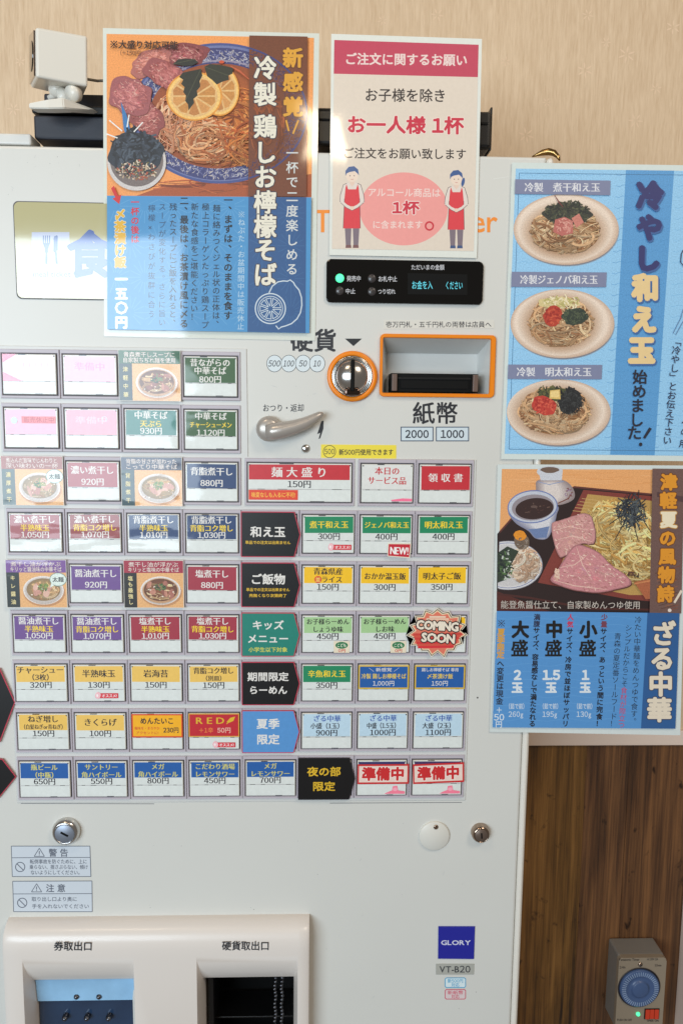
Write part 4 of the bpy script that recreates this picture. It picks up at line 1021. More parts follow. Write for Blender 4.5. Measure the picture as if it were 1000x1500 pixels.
# clip: ball joint, jaw and base wedge
bm = bmesh.new(); bmesh.ops.create_uvsphere(bm, u_segments=20, v_segments=12, radius=0.0085, matrix=Matrix.Translation(W(85, 131, 0.008))); finish('ball_joint', bm, 'white', o, True)
tube('neck', [W(87, 131, 0.006), W(94, 140, 0.004), W(98, 149, 0.002)], [0.005, 0.0065, 0.008], 'white', o, 12)
tube('hinge_pin', [W(104, 138, -0.010), W(112, 137, -0.004)], [0.0072, 0.0072], 'white', o, 18)
q = [W(42, 150, -0.018), W(92, 143, -0.022), W(136, 160, -0.006), W(120, 162, 0.012)]
bm = bmesh.new()
topv = [W(42, 151, -0.020), W(70, 145.5, -0.022), W(92, 143, -0.020), W(137, 159.5, 0.0)]
botv = [W(42.5, 158.5, -0.020), W(70, 159, -0.022), W(94, 158.5, -0.020), W(132, 161, 0.0)]
tb = [p + Vector((0.003, 0.014, 0.001)) for p in topv]; bb = [p + Vector((0.003, 0.014, 0.001)) for p in botv]
A_, B_, C_, D_ = [[bm.verts.new(p) for p in L] for L in (topv, botv, tb, bb)]
for k in range(3):
    bm.faces.new((A_[k], A_[k + 1], B_[k + 1], B_[k])); bm.faces.new((C_[k + 1], C_[k], D_[k], D_[k + 1]))
    bm.faces.new((A_[k + 1], A_[k], C_[k], C_[k + 1])); bm.faces.new((B_[k], B_[k + 1], D_[k + 1], D_[k]))
bm.faces.new((A_[0], B_[0], D_[0], C_[0])); bm.faces.new((A_[3], C_[3], D_[3], B_[3]))
bmesh.ops.recalc_face_normals(bm, faces=bm.faces)
bmesh.ops.bevel(bm, geom=list(bm.edges), offset=0.0008, segments=2, affect='EDGES'); finish('clip', bm, 'white', o)
tube('clip_spring_arm', [W(72, 144, 0.01), W(82, 139, 0.008), W(91, 133, 0.004)], [0.0025, 0.0035, 0.004], 'white', o, 8)
tube('cable', [W(128, 116, 0.01), W(134, 117, 0.012), W(143, 118.5, 0.012), W(156, 118, 0.010), W(170, 122, 0.010)], 0.0013, plain('grey_cable', (120, 112, 100), 0.4), o, 8)

# ------------------------------------------------------------------ plug-in timer on the wooden wall
DT = 0.045; yb = YW - 0.001; yf = yb - DT
x0 = W(904, 1440, yf).x; x1 = W(973.5, 1440, yf).x; z1 = W(938, 1403, yf).z; z0 = z1 - 0.115
o = empty('plug_timer', ((x0 + x1) / 2, yb, z0), 'grey plug-in timer box with blue dial on the dark wooden wall', 'timer')
box('case', x0 + 0.001, x1 - 0.001, yf + 0.006, yb, z0, z1, 'timerside', o, 0.003, 3)
prism('face_plate', rrect(x0, x1, z0, z1, 0.006), yf, yf + 0.008, 'timer', o, 0.0012)
def tp(px, py, y=yf): q = W(px, py, y); return q.x, q.z
cx, cz = tp(935, 1446); R = tp(964.5, 1446)[0] - cx
lathe('dial_well', [(R * 1.05, yf - 0.0002), (R * 1.05, yf - 0.0010), (R, yf - 0.0010), (R * 0.97, yf - 0.0003)], cx, cz, plain('dark_well', (44, 40, 44), 0.4), o, 48)
lathe('dial', [(R * 0.97, yf - 0.0002), (R * 0.97, yf - 0.0035), (R * 0.92, yf - 0.0042), (R * 0.66, yf - 0.0042), (R * 0.60, yf - 0.0032), (R * 0.42, yf - 0.0032), (R * 0.40, yf - 0.006), (R * 0.36, yf - 0.0066), (0, yf - 0.0066)], cx, cz, 'dial', o, 48)
bm = bmesh.new()
for k in range(48):
    t = 2 * pi * k / 48; c_, s_ = cos(t), sin(t)
    for (ra, rb, wd) in ((0.70, 0.90, 0.018),):
        P = [(R * ra, -R * wd), (R * rb, -R * wd * 1.2), (R * rb, R * wd * 1.2), (R * ra, R * wd)]
        a_ = [bm.verts.new((cx + p * c_ - q_ * s_, yf - 0.0050, cz + p * s_ + q_ * c_)) for p, q_ in P]; b_ = [bm.verts.new((cx + p * c_ - q_ * s_, yf - 0.0042, cz + p * s_ + q_ * c_)) for p, q_ in P]
        bm.faces.new(a_)
        for i in range(4): bm.faces.new((a_[i], b_[i], b_[(i + 1) % 4], a_[(i + 1) % 4]))
tk = finish('dial_tabs', bm, plain('pale_blue_tabs', (140, 160, 190), 0.4), o); tk['kind'] = 'stuff'
x_, z_ = tp(937, 1412.5); lathe('screw', [(0.0032, yf), (0.003, yf - 0.0012), (0, yf - 0.0014)], x_, z_, 'browncr', o, 14)
x_, z_ = tp(933.5, 1485); lathe('green_lamp', [(0.003, yf), (0.0027, yf - 0.002), (0, yf - 0.0026)], x_, z_, 'led', o, 16)
a1 = tp(944, 1478); a2 = tp(963, 1491)
box('rocker_frame', a1[0] - 0.001, a2[0] + 0.001, yf - 0.0012, yf, a2[1] - 0.001, a1[1] + 0.001, 'black', o, 0.0004)
for k in range(3):
    wd_ = (a2[0] - a1[0]) / 3
    box('rocker', a1[0] + wd_ * k + 0.0004, a1[0] + wd_ * (k + 1) - 0.0004, yf - 0.003 + 0.0005 * (k % 2), yf - 0.0005, a2[1], a1[1], 'redlamp', o, 0.0006)
def tt(a):
    c = (54, 44, 40)
    a.text('Panasonic Timer', 921, 1405.5, 5.2, c, 30, 0.01); a.text('AC 100V 15A', 955, 1405, 4.5, c, 16, 0.01); a.text('24h', 911, 1417, 4.6, c, 9, 0.01)
    a.text('PUSH ON OFF', 914, 1494, 4.5, c, 22, 0.01); a.text('TIMER ON', 955, 1495, 4.5, c, 18, 0.01); a.text('15min', 963, 1414, 4.2, c, 10, 0.01)
a = pxart(yf - 0.0003); tt(a); a.make('lettering', 'ink', o)

# ------------------------------------------------------------------ posters
def poster(name, q, y, label, edge=(222, 224, 216), cat='poster'):
    c = W(sum(p[0] for p in q) / 4, sum(p[1] for p in q) / 4, y)
    o = empty(name, c, label, cat)
    mt = None
    prism('sheet', pxquad(q, y), y + 0.0003, y + 0.0009, 'cap', o)
    a = pxart(y + 0.0002, 1e-5); a.poly(q, edge); a.make('film_border', 'poster', o)
    return o

# ---- poster 1 : lemon soba
y1 = -0.0010
P1 = poster('menu_poster', [(151, 41), (467.5, 49), (461.5, 499), (153, 492.5)], y1, 'large orange and blue laminated poster of a lemon noodle bowl at the top', (216, 220, 210))
a = pxart(y1, 7e-7); rn = random.Random(1)
a.poly([(156.4, 49.6), (459.8, 55.4), (456, 289), (157, 286.6)], (240, 158, 88))
a.poly([(240, 272), (456, 255), (456, 288.8), (200, 286.8)], (168, 84, 46))
a.noodles(324, 272, 110, 12, 40, [(150, 70, 40), (190, 100, 56)], 1.2, 77)
# bowl
a.ell(322, 166, 129, 103, (70, 84, 140), n=64); a.ell(322, 166, 125.5, 99.5, (110, 118, 164), n=64)
a.ell(322, 167, 123, 97, (62, 66, 116), n=64)
for k in range(1300):
    t = rn.uniform(0, 6.283); q_ = rn.uniform(0.80, 0.985); x = 322 + 122 * q_ * cos(t); yy = 167 + 96 * q_ * sin(t)
    d = rn.uniform(0, 3.14); l = rn.uniform(1.2, 3.2)
    a.stroke([(x - l * cos(d), yy - l * sin(d)), (x + l * 0.3 * sin(d), yy - l * 0.3 * cos(d)), (x + l * cos(d), yy + l * sin(d))], rn.uniform(0.5, 0.9), rn.choice([(190, 188, 196), (160, 160, 184), (206, 196, 186), (120, 124, 170)]))
a.ring(322, 167, 100, 78, 2.4, (150, 140, 160), n=64)
a.soft(320, 170, 101, 77, (150, 76, 40), (206, 116, 46), 16, 14, 8, pts=50)
a.noodles(330, 186, 88, 58, 420, [(206, 118, 50), (222, 140, 70), (170, 84, 30), (210, 126, 60), (150, 68, 22)], 1.3, 3, 1.3, 0.3)
a.noodles(262, 180, 40, 46, 220, [(222, 156, 116), (232, 176, 140), (206, 132, 90), (190, 110, 70)], 1.3, 5, 1.3, 0.6)
a.noodles(304, 206, 48, 34, 260, [(232, 164, 112), (240, 184, 138), (206, 128, 74), (186, 100, 48)], 1.3, 6, 1.4, 0.4)
a.noodles(372, 212, 46, 34, 160, [(214, 124, 52), (226, 148, 78), (176, 84, 30)], 1.2, 7, 1.6, 0.3)
# pork
def meat(cx, cy, rx, ry, rot, base, seed):
    r = random.Random(seed)
    def at(q_, t, s=1.0):
        x, yy = rx * q_ * cos(t), ry * q_ * sin(t); return cx + x * cos(rot) - yy * sin(rot), cy + x * sin(rot) + yy * cos(rot)
    a.ell(cx, cy, rx * 1.04, ry * 1.05, (124, 62, 56), rot, 60, 0.13, random.Random(seed)); a.ell(cx - 0.5, cy - 0.5, rx * 1.02, ry * 1.02, tuple(int(c * 0.86) for c in base), rot, 60, 0.13, random.Random(seed))
    for k in range(7): xx_, yy_ = at(r.uniform(0, 0.6), r.uniform(0, 6.28)); a.soft(xx_, yy_, rx * r.uniform(0.16, 0.34), ry * r.uniform(0.12, 0.3), tuple(int(c * 0.93) for c in base), tuple(min(255, int(c * r.uniform(1.0, 1.22)) + 8) for c in base), 5, rot=rot + r.uniform(-.6, .6), s1=0.4, pts=16)
    for k in range(210):
        t = r.uniform(0, 6.28); q_ = math.sqrt(r.random()) * 0.86; x, yy = at(q_, t); l = r.uniform(1.5, 6) * (1.1 - q_ * 0.6); d = rot + r.gauss(0, 0.5) + 0.5 * q_
        v = r.gauss(6, 16) - 22 * (q_ > 0.72); f = r.random() < 0.18
        c = (226, 176, 160) if f else tuple(max(0, min(255, int(b_ + v + (5 if i == 1 else 0)))) for i, b_ in enumerate(base))
        a.stroke([(x - l * cos(d), yy - l * sin(d)), (x + r.uniform(-.8, .8), yy + r.uniform(-1.2, 1.2)), (x + l * cos(d), yy + l * sin(d))], r.uniform(0.5, 1.3) if f else r.uniform(1.2, 3.6), c, True)
meat(268, 80, 36, 17, 0.05, (158, 78, 82), 12); meat(222, 92, 30, 19, -0.35, (204, 122, 112), 11)
meat(246, 112, 34, 20, 0.5, (180, 96, 96), 13); meat(214, 172, 22, 30, -0.5, (170, 90, 88), 15); meat(192, 142, 30, 28, 0.2, (186, 104, 106), 14)
# lemon slices and leaves
def slice_(cx, cy, rx, ry):
    a.ell(cx, cy, rx, ry, (226, 150, 56), n=40); a.ell(cx, cy, rx * 0.94, ry * 0.94, (240, 196, 116), n=40); a.ell(cx, cy, rx * 0.84, ry * 0.84, (226, 182, 120), n=40)
    for k in range(10):
        t0 = 2 * pi * (k + 0.08) / 10; t1 = 2 * pi * (k + 0.92) / 10; c_ = [(200, 138, 70), (212, 150, 84), (190, 126, 66)][k % 3]
        a.poly([(cx + rx * 0.10 * cos((t0 + t1) / 2), cy + ry * 0.10 * sin((t0 + t1) / 2)), (cx + rx * 0.74 * cos(t0), cy + ry * 0.74 * sin(t0)), (cx + rx * 0.79 * cos((t0 + t1) / 2), cy + ry * 0.79 * sin((t0 + t1) / 2)), (cx + rx * 0.74 * cos(t1), cy + ry * 0.74 * sin(t1))], c_)
slice_(322, 134, 29, 37); slice_(285, 142, 41, 36)
def leaf(pts, col=(44, 46, 36)):
    a.poly(pts, col); c0, c1 = pts[0], pts[len(pts) // 2]; a.stroke([c0, ((c0[0] + c1[0]) / 2, (c0[1] + c1[1]) / 2), c1], 1.0, (74, 76, 56))
leaf([(295, 102), (286, 104), (276, 106), (268, 108), (263, 114), (269, 118), (266, 124), (271, 129), (269, 136), (273, 141), (272, 149), (276, 154), (277, 163), (281, 157), (285, 152), (284, 146), (290, 141), (289, 134), (294, 128), (293, 120), (297, 112)])
leaf([(300, 99), (308, 95), (320, 96), (331, 98), (342, 101), (341, 109), (335, 112), (336, 118), (326, 121), (318, 125), (312, 119), (304, 113)], (48, 50, 38))
leaf([(254, 95), (262, 88), (274, 87), (286, 88), (291, 93), (282, 97), (270, 98)], (42, 44, 38))
a.ell(325, 92, 4, 2.4, (206, 84, 50), n=10); a.stroke([(338, 98), (352, 106), (366, 118)], 3, (196, 96, 60), True)
# small nori cup
a.ell(201, 238, 43, 42, (206, 200, 196), n=40); a.ell(201, 236, 39, 38, (120, 108, 104), n=40)
a.poly([(178, 150), (186, 168), (193, 196), (198, 206), (188, 206), (182, 190)], (60, 120, 176))
a.ell(200, 226, 38, 34, (46, 52, 62), 0, 44, 0.08, random.Random(3)); a.sticks(199, 222, 34, 30, 130, [(34, 38, 46), (58, 66, 78), (26, 28, 34), (76, 86, 98)], 3.2, 17, 8)
a.sticks(202, 250, 30, 14, 150, [(196, 170, 140), (150, 96, 70), (60, 54, 50), (110, 100, 60), (222, 204, 180), (170, 84, 60)], 1.6, 5, 9)
for x0_, y0_, x1_, y1_ in ((161, 177, 180, 193), (190, 169, 187, 187), (210, 180, 197, 194), (157, 197, 173, 203)): a.stroke([(x0_, y0_), (x1_, y1_)], 3, (238, 236, 230), True)
a.poly([(365.5, 53.6), (450.5, 55.2), (448.5, 289), (364, 288.3)], (116, 64, 40))
for k in range(700):      # the rim shows through the tinted strip
    t = rn.uniform(-1.25, 1.25); q_ = rn.uniform(0.80, 1.0); x = 322 + 126 * q_ * cos(t); yy = 167 + 100 * q_ * sin(t)
    if not 366 < x < 448: continue
    d = rn.uniform(0, 3.14); l = rn.uniform(1.2, 3.4); a.stroke([(x - l * cos(d), yy - l * sin(d)), (x + l * cos(d), yy + l * sin(d))], rn.uniform(0.6, 1.1), rn.choice([(84, 62, 92), (66, 52, 88), (106, 84, 100), (52, 44, 84)]))
a.ring(322, 167, 127, 101, 2.5, (62, 66, 120), n=40, a0=-70, a1=70)
a.noodles(392, 190, 26, 60, 90, [(140, 72, 34), (156, 84, 42), (126, 62, 30)], 1.3, 21, 1.2, 0.3)
a.make('food_picture', 'food', P1)
a = pxart(a.y, 2e-6)
a.poly([(157, 286.6), (456, 289), (453, 488), (157.5, 482.5)], (72, 146, 200))
for cx_ in range(5):
    for cy_ in range(4):
        X_, Y_ = 170 + cx_ * 42 + (cy_ % 2) * 21, 302 + cy_ * 52
        for k in range(16):
            t = 2 * pi * k / 16; x1_, y1_ = X_ + 22 * cos(t), Y_ + 25 * sin(t)
            if 159 < x1_ < 362 and 291 < y1_ < 481: a.stroke([(X_ + 6 * cos(t), Y_ + 7 * sin(t)), (x1_, y1_)], 1.0, (92, 160, 208))
a.poly([(364, 288.3), (448.6, 289), (447.5, 487.6), (362.5, 486)], (44, 88, 140))
for cx_ in range(2):
    for cy_ in range(4):
        X_, Y_ = 384 + cx_ * 42, 312 + cy_ * 48
        for k in range(16):
            t = 2 * pi * k / 16; x1_, y1_ = X_ + 20 * cos(t), Y_ + 24 * sin(t)
            if 364 < x1_ < 447 and 291 < y1_ < 484: a.stroke([(X_ + 6 * cos(t), Y_ + 7 * sin(t)), (x1_, y1_)], 0.9, (56, 102, 152))
a.make('blue_field', 'poster', P1)
t = pxart(a.y - 0.00002, 3e-6)
CW = (232, 226, 208)
t.text('※大盛り対応可能', 211, 65.5, 13, (44, 26, 20), 100, 0.03, 0.02); t.text('（＋150円）', 192, 77.5, 8.5, (54, 30, 24), 40, 0.01, 0.02)
for ch, yy in zip('冷製鶏しお檸檬そば', (99, 138, 185, 223, 259, 296, 331.5, 366, 402)):
    t.vtext(ch, 388.5, yy, 388.5, yy, 36, CW, 0.032, outline=(60, 56, 70), ow=0.035, sx=0.95)
for ch, yy in zip('新感覚', (84.5, 120, 156)): t.vtext(ch, 429, yy, 429, yy, 30, (222, 160, 50), 0.04, outline=(96, 50, 30), ow=0.03)
t.stroke([(419, 176), (423, 192)], 2.6, (222, 160, 50)); t.stroke([(437, 176), (429, 196)], 2.6, (222, 160, 50))
t.vtext('一杯で二度楽しめる', 428, 224, 427.5, 394, 18.5, (214, 216, 214), 0.015)
t.vtext('※ねぶた・お盆期間中は販売休止', 354, 314, 352.5, 478, 10.6, (176, 206, 226), 0.01)
B = (12, 16, 24)
t.vtext('一、まずは、そのままを食す', 334.5, 293, 334, 462, 13.4, B, 0.03); t.vtext('麺に絡みつくジェル状の正体は、', 317.5, 305, 316.5, 474, 11.6, B, 0.008); t.vtext('極上コラーゲンたっぷり鶏スープ', 301.5, 303, 300.5, 476, 11.6, B, 0.008)
t.vtext('新たな食感をご堪能ください！', 285.5, 303, 284.5, 464, 11.6, B, 0.008); t.vtext('二、最後は、お茶漬け風に〆る', 270, 294, 269.5, 474, 13.2, B, 0.03); t.vtext('残ったスープにご飯を入れると、', 254, 303, 253, 472, 11.6, B, 0.008)
t.vtext('スープが変化する。さらに旨い', 238, 303, 237.5, 472, 11.2, (40, 60, 90), 0.006); t.vtext('檸檬×わさびが抜群に合う', 222.5, 305, 222, 460, 11.2, (40, 60, 90), 0.006)
t.vtext('一杯の後は', 198, 296, 198, 350, 12.6, (208, 40, 56), 0.03); t.vtext('〆茶漬け飯', 176, 314, 176.5, 384, 17, (226, 176, 40), 0.05, outline=(230, 226, 206), ow=0.04)
t.vtext('一五〇円', 178, 409, 178, 472, 19, (236, 240, 240), 0.06)
t.poly([(163, 276), (167, 272), (173, 287), (178, 285), (175, 299), (165, 291), (169, 289)], (206, 40, 40))
LC = (206, 218, 226)
t.ring(396, 452, 22, 22, 1.7, LC); t.ring(396, 452, 18, 18, 1.0, LC)
for k in range(9):
    an = 2 * pi * k / 9; t.frame([(396 + 3.6 * cos(an + .35), 452 + 3.6 * sin(an + .35)), (396 + 15.5 * cos(an + 0.08), 452 + 15.5 * sin(an + 0.08)), (396 + 15.5 * cos(an + 0.62), 452 + 15.5 * sin(an + 0.62))], 1.0, LC)
pts = [(394, 429), (399, 419), (407, 413), (415, 411.5), (421, 412), (425, 410), (430, 414), (432, 418), (438, 425), (441.5, 436), (442, 447), (440, 458), (435, 467), (427, 474), (418, 477.5), (412, 479), (408, 482), (404, 477)]
t.stroke(pts, 1.7, LC)
t.make('lettering', 'poster', P1)

# ---- poster 2 : order notice
y2 = -0.0020
P2 = poster('notice_poster', [(485, 49.5), (705.5, 57), (698, 378), (482.3, 373.5)], y2, 'white notice with red heading and two aproned staff drawn at the bottom', (226, 228, 220))
a = pxart(y2, 3e-6)
a.poly([(489.5, 58.5), (700.5, 65.5), (693.5, 368), (486, 364.5)], (226, 212, 196)); a.poly([(489.5, 58.5), (700.5, 65.5), (699.4, 113), (488.7, 108)], (196, 66, 92))
a.ell(591, 306, 64.5, 53.5, (240, 158, 152), n=60)
def staff(cx, s, hair, ponytail, shoes):
    def q(x, yy): return (cx + x * s, 306 + yy * s + (cx - 591) * 0.02)
    LN = (90, 74, 84); SH = (228, 216, 206)
    for sx_ in (-1, 1):
        a.poly([q(sx_ * 1, 30), q(sx_ * 11, 30), q(sx_ * 9.5, 56), q(sx_ * 2, 56)], (126, 112, 122)); a.poly([q(sx_ * 1.5, 56), q(sx_ * 9.5, 56), q(sx_ * 10, 60.5), q(sx_ * 1, 60.5)], shoes)
    for sx_ in (-1, 1):
        arm = [q(sx_ * 6, -38), q(sx_ * 13, -35), q(sx_ * 17.5, -20), q(sx_ * 18.5, -10), q(sx_ * 2, 2), q(sx_ * 0, -3), q(sx_ * 11, -14), q(sx_ * 9, -24)]
        a.poly(arm if sx_ > 0 else arm[::-1], SH); a.stroke([q(sx_ * 6, -38), q(sx_ * 13, -35), q(sx_ * 17.5, -20), q(sx_ * 18.5, -10), q(sx_ * 2, 2)], 0.8, LN)
    a.poly([q(-8, -38), q(8, -38), q(10, -10), q(-10, -10)], SH)
    a.poly([q(-8.5, -36), q(-6, -28), q(6, -28), q(8.5, -36), q(10, -30), q(11.5, -14), q(12.5, 31), q(-13.5, 31), q(-11.5, -14), q(-10, -30)], (222, 62, 72))
    a.stroke([q(-13.5, 31), q(-11.5, -14)], 0.7, LN); a.stroke([q(12.5, 31), q(11.5, -14)], 0.7, LN)
    for sx_ in (-1, 1): a.stroke([q(sx_ * 17, -10), q(sx_ * 9, -3), q(0, 1.5)], 4.6 * s, SH); a.stroke([q(sx_ * 17.5, -8), q(sx_ * 9, -0.5), q(0, 4)], 0.7, LN)
    a.ell(*q(0, 0.5), 3.2 * s, 3 * s, (236, 206, 186), n=14)
    a.poly([q(-3, -42), q(3, -42), q(4, -37), q(0, -32), q(-4, -37)], (232, 204, 186)); a.ell(*q(0, -49), 9.2 * s, 10 * s, (238, 216, 198), n=28)
    a.poly([q(-10, -48), q(-10, -56), q(-5, -62), q(3, -63), q(9, -58), q(10.4, -49), q(8, -52), q(4, -55.5), q(-4, -54), q(-8, -52)], hair)
    if ponytail: a.ell(*q(10.5, -44), 2.6 * s, 7 * s, hair, 0.2, 16)
    for sx_ in (-3.2, 3.2): a.ell(*q(sx_, -48.5), 0.7, 0.9, (70, 60, 70), n=8)
    a.stroke([q(-2, -43.5), q(0, -42.8), q(2, -43.5)], 0.6, (190, 90, 90))
staff(515.5, 0.97, (74, 100, 148), False, (124, 84, 84)); staff(668, 0.93, (62, 92, 146), True, (60, 84, 128))
a.make('staff_picture', 'poster', P2)
t = pxart(a.y - 0.00002, 3e-6)
t.text('ご注文に関するお願い', 594.5, 87, 18.5, (238, 214, 208), 180, 0.03, 0.012); t.text('お子様を除き', 593.5, 139.5, 21, (52, 44, 44), 120, 0.015, 0.012)
t.text('お一人様 １杯', 593, 183, 27, (204, 44, 70), 172, 0.035, 0.010, outline=(240, 222, 210), ow=0.05); t.text('ご注文をお願い致します', 592.5, 225, 17, (52, 44, 44), 181, 0.015, 0.010)
t.text('アルコール商品は', 591.5, 282, 13.8, (244, 214, 206), 107, 0.02, 0.008); t.text('１杯', 594, 304, 20.5, (206, 48, 70), 40, 0.04, outline=(244, 222, 214), ow=0.06); t.text('に含まれます', 582, 329, 12.8, (244, 214, 206), 74, 0.02); t.ring(628.5, 331, 5.6, 5.8, 2.4, (204, 44, 62))
t.make('lettering', 'poster', P2)

# ---- poster 3 : cold noodle refills
y3 = -0.0020
P3 = poster('menu_poster', [(749.5, 238), (1062, 243), (1048, 676), (733.5, 672.5)], y3, 'blue laminated poster with three noodle bowls in a column at the upper right', (214, 224, 220))
a = pxart(y3, 7e-7); rn = random.Random(4)
a.poly([(755, 247), (1055, 251), (1042, 668), (738.6, 664.6)], (152, 204, 240))
a.poly([(916, 249), (986.5, 250), (958, 667), (893, 666)], (92, 158, 212))
for k in range(26):
    yy = 256 + k * 16; dx = -(k * 16) * 0.045
    for x_ in (760, 902, 990):
        a.stroke([(x_ + dx + j * 5, yy + 1.6 * sin(j * 1.9)) for j in range(28 if x_ == 760 else (17 if x_ == 902 else 8))], 0.6, (124, 184, 228) if x_ != 902 else (80, 148, 204))
LN = (74, 120, 160); a.stroke([(760, 253.5), (1050, 257)], 0.9, LN); a.stroke([(760, 253.5), (745, 658)], 0.9, LN); a.stroke([(745, 658), (1036, 661)], 0.9, LN)
def bowl(cx, cy, rx, ry, ncx, ncy, nrx, nry, seed):
    a.soft(cx + 1, cy + 2.5, rx, ry, (150, 176, 196), (120, 120, 130), 4, s1=0.97, pts=50); a.soft(cx, cy, rx, ry, (206, 178, 156), (238, 218, 200), 8, -1.5, -2, s1=0.90, pts=50); a.soft(ncx, ncy + 1, nrx * 1.32, nry * 1.34, (232, 212, 194), (186, 150, 120), 12, 0, 1.5, s1=0.70, pts=44)
    a.ell(ncx, ncy + 1, nrx * 0.97, nry * 0.96, (146, 100, 62), 0, 40, 0.03); a.noodles(ncx, ncy, nrx, nry, 420, [(222, 180, 136), (200, 152, 108), (234, 200, 158), (160, 112, 76), (212, 168, 124)], 1.3, seed, 0.9, 0.9)
bowl(828.5, 336, 77, 52, 827, 338, 51, 34, 31); bowl(823, 474, 76, 50.5, 820.5, 472, 48, 36, 32); bowl(817.5, 604, 76, 48.5, 812, 602, 53, 34, 33)
a.ell(830, 314, 32, 17, (58, 60, 54), 0, 40, 0.12, rn); a.sticks(830, 312, 32, 16, 200, [(38, 42, 42), (70, 72, 56), (50, 60, 50), (90, 92, 70)], 1.7, 9, 41)
a.stroke([(811, 286), (818, 297), (824, 304)], 2, (120, 60, 60), True)
a.poly([(812, 322), (826, 318), (838, 324), (838, 342), (822, 346), (809, 340)], (190, 108, 100)); a.poly([(836, 320), (847, 313), (854, 326), (843, 334)], (206, 130, 116)); a.sticks(826, 331, 11, 10, 40, [(206, 136, 124), (174, 92, 86), (222, 160, 146)], 1.5, 8, 42)
a.ell(812, 443, 24, 8, (214, 196, 140), 0, 30, 0.15, rn); a.sticks(822, 443, 26, 9, 90, [(226, 210, 160), (186, 176, 110), (240, 226, 190)], 1.8, 7, 43)
a.ell(809, 463, 14, 15, (184, 62, 44), 0, 30, 0.1, rn); a.sticks(809, 463, 12, 12, 50, [(206, 88, 60), (160, 44, 36)], 2, 5, 44); a.ell(841, 464, 19, 12, (54, 64, 54), -0.3, 30, 0.15, rn); a.sticks(841, 463, 17, 11, 80, [(44, 56, 48), (78, 88, 66)], 1.5, 7, 45)
a.ell(812, 578, 24, 11, (80, 82, 48), 0, 30, 0.12, rn); a.sticks(806, 573, 18, 8, 70, [(74, 80, 50), (110, 106, 60), (50, 52, 40)], 1.6, 6, 46)
a.ell(796, 594, 18, 14, (192, 62, 50), 0.2, 30, 0.08, rn); a.sticks(796, 594, 16, 12, 60, [(214, 92, 70), (170, 44, 40)], 2.2, 5, 47); a.ell(834, 588, 17, 18, (40, 42, 44), 0, 30, 0.12, rn); a.sticks(834, 587, 19, 19, 170, [(32, 34, 36), (58, 60, 60), (24, 24, 28)], 1.2, 9, 48)
a.poly([(804.5, 572), (819, 570.5), (820, 585), (803.5, 584)], (226, 190, 112)); a.poly([(806, 573.5), (817.5, 572), (818, 582), (805, 581.5)], (240, 210, 140))
a.make('food_picture', 'food', P3)
t = pxart(a.y - 0.00002, 3e-6)
BAR = (128, 134, 164); TW = (226, 226, 230)
for q, s, cx, cy, w_ in (([(754, 262.5), (893.5, 264.5), (893, 286), (753.5, 284)], '冷製　煮干和え玉', 823, 274.3, 111), ([(749, 398), (888, 399), (887, 420.5), (748, 420)], '冷製ジェノバ和え玉', 818, 409.5, 114), ([(743.8, 534), (881.3, 534.5), (880.5, 555.5), (743, 555)], '冷製　明太和え玉', 811, 544.7, 110)):
    t.poly(q, BAR); t.text(s, cx, cy, 14.5, TW, w_, 0.01, mincho=True)
for ch, x_, yy, sz, c in (('冷', 951.4, 286, 42, 0), ('や', 950.5, 333, 40, 0), ('し', 947.5, 378, 40, 0), ('和', 944.6, 421, 41, 1), ('え', 942, 467.5, 41, 1), ('玉', 939, 513, 41, 1)):
    t.vtext(ch, x_ + 1.5, yy + 2, x_ + 1.5, yy + 2, sz, (66, 104, 160), 0.085, sx=0.95); t.y -= 1e-5
    t.vtext(ch, x_, yy, x_, yy, sz, ((52, 56, 110), (236, 206, 150))[c], 0.07, sx=0.95)
for ch, x_, yy in (('始', 936.5, 552), ('め', 935.5, 573), ('ま', 933, 594), ('し', 931.5, 615), ('た', 928.5, 634)): t.vtext(ch, x_, yy, x_, yy, 22, (34, 36, 52), 0.03)
t.poly([(950, 626), (954, 628), (944, 643), (941, 641)], (34, 36, 52)); t.ell(937.5, 651, 2.6, 2.8, (34, 36, 52), n=12)
t.vtext('「冷やし」とお伝え下さい', 991, 500, 976.5, 645, 13.5, (44, 48, 76), 0.015)
t.stroke([(1000, 452), (996, 466), (985, 488), (989, 490), (1000, 470)], 1.0, (90, 120, 160)); t.stroke([(1000, 366), (997, 372), (996, 384), (1001, 390)], 1.6, (50, 60, 90))
t.vtext('お二人の用', 1008, 580, 1000, 650, 13, (44, 48, 76), 0.015)
t.make('lettering', 'poster', P3)

# ---- poster 4 : zaru chuka
y4 = -0.0020
P4 = poster('menu_poster', [(728.5, 680), (1006, 682), (995.5, 1077), (717, 1072)], y4, 'orange and blue laminated poster of pork and cold noodles on a tray at the right', (214, 222, 220))
a = pxart(y4, 7e-7); rn = random.Random(8)
a.poly([(734.6, 687), (1001, 688), (994, 898), (727, 895)], (234, 168, 108))
def Z(x, yy): return (720 + x / 3.571, 670 + yy / 3.571)
def ZP(*p): return [Z(x, yy) for x, yy in p]
for k in range(30): x_ = rn.uniform(60, 960); yy = rn.uniform(66, 140); a.stroke(ZP((x_, yy), (x_ + 60, yy + rn.uniform(-4, 4)), (x_ + 130, yy)), 0.8, rn.choice([(226, 156, 94), (240, 180, 124)]))
a.poly(ZP((28, 400), (120, 300), (430, 150), (990, 205), (985, 815), (25, 815)), (40, 22, 22)); a.poly(ZP((25, 700), (330, 815), (25, 815)), (84, 36, 30))
a.stroke(ZP((40, 392), (120, 300), (430, 155), (990, 208)), 2.6, (96, 50, 46)); a.stroke(ZP((30, 715), (200, 735), (500, 790), (980, 800)), 3, (74, 34, 30))
